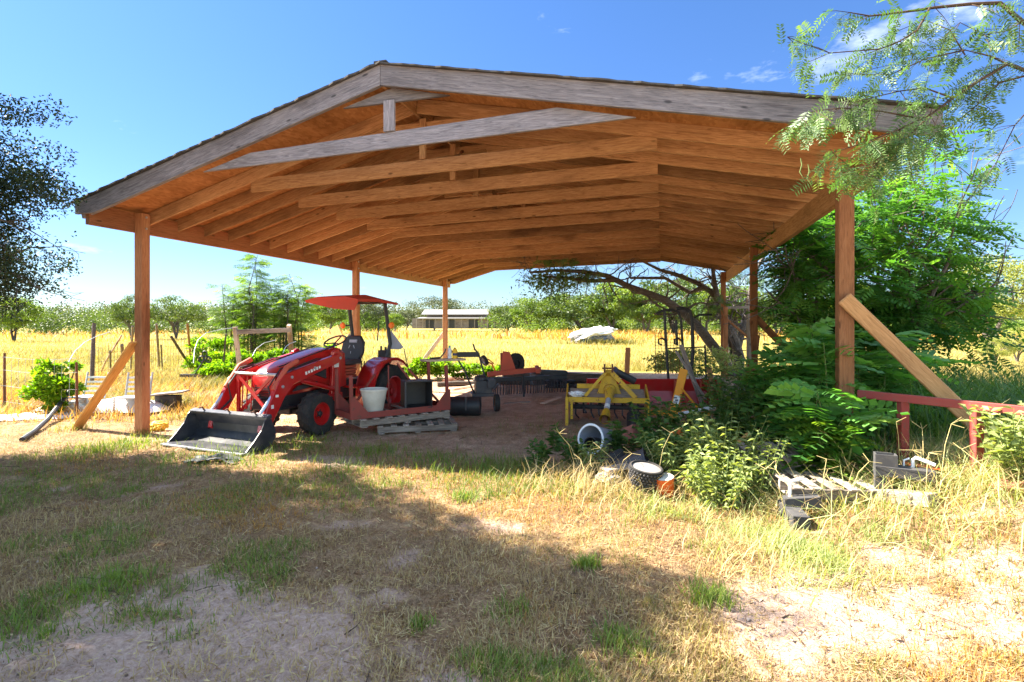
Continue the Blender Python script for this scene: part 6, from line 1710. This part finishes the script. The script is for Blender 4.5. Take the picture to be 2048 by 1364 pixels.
# dry weeds around the left fence
x, y = scatter(70000, -16, -3.6, 8.8, 16.5, 1.4)
uu, vv = shed_uv(x, y); c = sstep(.35, .6, fbm(x * .9, y * .9, 87, 3)) * sstep(.3, -.35, uu) * sstep(8.9, 10.2, y)
x, y = pick(x, y, c); K = len(x); hv = (.5 + fbm(x * .6, y * .6, 88, 3)) * rng.uniform(.12, .42, K)
gsel = fbm(x * .55 + 7, y * .55, 89, 3) > .56
blades('dry_weeds', x[~gsel], y[~gsel], hv[~gsel], .010, .55, M['rustgrass'], np.clip(rng.normal(.62, .25, (~gsel).sum()), 0, 1), bend=1.5)
blades('green_weeds', x[gsel], y[gsel], hv[gsel] * .9, .011, .5, M['fieldgrass'], np.clip(rng.normal(.45, .25, gsel.sum()), 0, 1), bend=1.4)
# the field
x, y = scatter(230000, 0, 0, 14.0, 110, 1.9, (1.06, 2)); uu, vv = shed_uv(x, y)
k_ = ~((uu > -.4) & (uu < 10) & (vv < 13.3)) ; x, y = x[k_], y[k_]; K = len(x)
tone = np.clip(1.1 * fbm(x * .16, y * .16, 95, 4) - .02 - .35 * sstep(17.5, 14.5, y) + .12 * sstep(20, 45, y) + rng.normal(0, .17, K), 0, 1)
hv = rng.uniform(.10, .34, K) * (1 + .35 * sstep(25, 90, y)) * (.6 + .8 * fbm(x * .25, y * .25, 96, 3))
hv *= 1 - .65 * sstep(6, 11, x - .15 * y) * sstep(40, 20, y)
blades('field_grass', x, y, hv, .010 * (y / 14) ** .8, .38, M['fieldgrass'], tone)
x, y = scatter(26000, 0, 0, 52, 128, 1.2, (1.06, 2)); c = sstep(.42, .58, fbm(x * .07, y * .12, 97, 4)) * (.22 + .78 * sstep(-5, 10, x)); x, y = pick(x, y, c); K = len(x)
blades('rusty_weeds', x, y, rng.uniform(.5, 1.2, K), .13, .55, M['rustgrass'], np.clip(rng.normal(.55, .2, K), 0, 1))
# fallen leaves and chips
x, y = scatter(5000, 0, 0, 1.6, 10, 1.3, lawn_fan); K = len(x)
V_, T_, tn = inst(LEAF_V, LEAF_T, np.stack([x, y, height(x, y) + .012], 1), frames(rand_dirs(K, -.15, .3), None, .4), np.stack([rng.uniform(.008, .02, K), rng.uniform(.015, .045, K), rng.uniform(.01, .03, K)], 1), rng.uniform(0, 1, K))
tag(tri_mesh('fallen_leaves', V_, T_, M['straw'], None, tn), kind='stuff')

x, y = band(1400, 7.5, 44.2, 1.5, .5); blades('heap_weeds', x, y, rng.uniform(.3, .8, 1400), .05, .5, M['fieldgrass'], np.clip(rng.normal(.25, .2, 1400), 0, 1))
# sparse green growth on the shaded dirt, thicker toward its front
u = rng.uniform(.6, 9.3, 9000); v = rng.uniform(-.2, 5.5, 9000); x = S0.x + SU.x * u + SV.x * v; y = S0.y + SU.y * u + SV.y * v
x, y = pick(x, y, sstep(.50, .64, fbm(x * 1.1 + 4, y * 1.1, 99, 3)) * sstep(5.5, .2, v)); K = len(x)
blades('sparse_grass', x, y, rng.uniform(.03, .11, K), .006, .6, M['greengrass'], np.clip(rng.normal(.35, .2, K), 0, 1))

x, y = scatter(90000, 0, 0, 1.6, 6.2, 1.3, lawn_fan)
c = sstep(.46, .60, fbm(x * 2.3 + 2, y * 2.3, 28, 4)) * sstep(-.2, .9, x); x, y = pick(x, y, c * notshed(x, y)); K = len(x)
blades('yellow_green_grass', x, y, rng.uniform(.025, .085, K), .0048, .6, M['fieldgrass'], np.clip(rng.normal(.4, .28, K), 0, 1))

# clods, pebbles and broken twigs on the bare ground
x, y = scatter(9000, 0, 0, 1.5, 9, 1.3, lawn_fan); x, y = pick(x, y, .15 + .85 * np.maximum(mask_sand(x, y), .5 * in_shed(x, y))); K = len(x)
cv = np.array([[1, 0, -.3], [-.5, .87, -.3], [-.5, -.87, -.3], [.5, .8, .35], [-1, 0, .3], [.5, -.8, .3], [0, 0, .9]]); ct = np.array([[0, 3, 6], [3, 4, 6], [4, 5, 6], [5, 0, 6], [0, 1, 3], [1, 4, 3], [1, 2, 4], [2, 5, 4], [2, 0, 5]])
rs = np.minimum(rng.lognormal(-5.0, .45, K), .016)
V_, T_, tn = inst(cv, ct, np.stack([x, y, height(x, y) + rs * .3], 1), frames(rand_dirs(K, -.3, .3), None, .5), np.stack([rs, rs * rng.uniform(.6, 1.2, K), rs * rng.uniform(.5, .9, K)], 1), rng.uniform(0, 1, K))
M['clod'] = leafmat('clod', (0.18, 0.12, 0.09), (0.32, 0.23, 0.17), (0.44, 0.34, 0.27), 0.0, 0.9)
tag(tri_mesh('pebbles', V_, T_, M['clod'], None, tn), kind='stuff')
m = MB(); rr = random.Random(51)
for k in range(170):
    yy = 1.7 * (9 / 1.7) ** rr.random(); xx = rr.uniform(-1, .9) * (yy + .8); a = rr.uniform(0, 6.28); ln = rr.uniform(.05, .22)
    z = hz(xx, yy); p_ = Vector((xx, yy, z + .012)); d_ = Vector((math.cos(a), math.sin(a), rr.uniform(-.02, .12)))
    m.tube([p_, p_ + d_ * ln * .5 + Vector((rr.gauss(0, .01), rr.gauss(0, .01), .004)), p_ + d_ * ln], [.0035, .003, .0015], 4, cap=False)
tag(m.build('fallen_twigs', M['twig'], None), kind='stuff')

# tufts against the feet of posts, braces and rails
tx, ty_ = [], []
for (cx_, cy_, r_, n_) in [(S0.x, S0.y, .17, 170), (-6.84, 8.55, .22, 200), (S0.x + SU.x * SW, S0.y + SU.y * SW, .2, 260), (4.0, 5.25, .16, 160), (4.05, 4.75, .16, 160), (S0.x + SV.x * 6, S0.y + SV.y * 6, .2, 120)]:
    a = rng.uniform(0, 6.283, n_); rr_ = r_ * (.55 + .5 * np.abs(rng.normal(0, 1, n_))); tx.append(cx_ + rr_ * np.cos(a)); ty_.append(cy_ + rr_ * np.sin(a))
x = np.concatenate(tx); y = np.concatenate(ty_); K = len(x); q = rng.uniform(0, 1, K) < .55
blades('foot_grass', x[q], y[q], rng.uniform(.06, .20, q.sum()), .006, .5, M['straw'], bend=1.5)
blades('foot_grass', x[~q], y[~q], rng.uniform(.05, .18, (~q).sum()), .006, .5, M['greengrass'], bend=1.4)
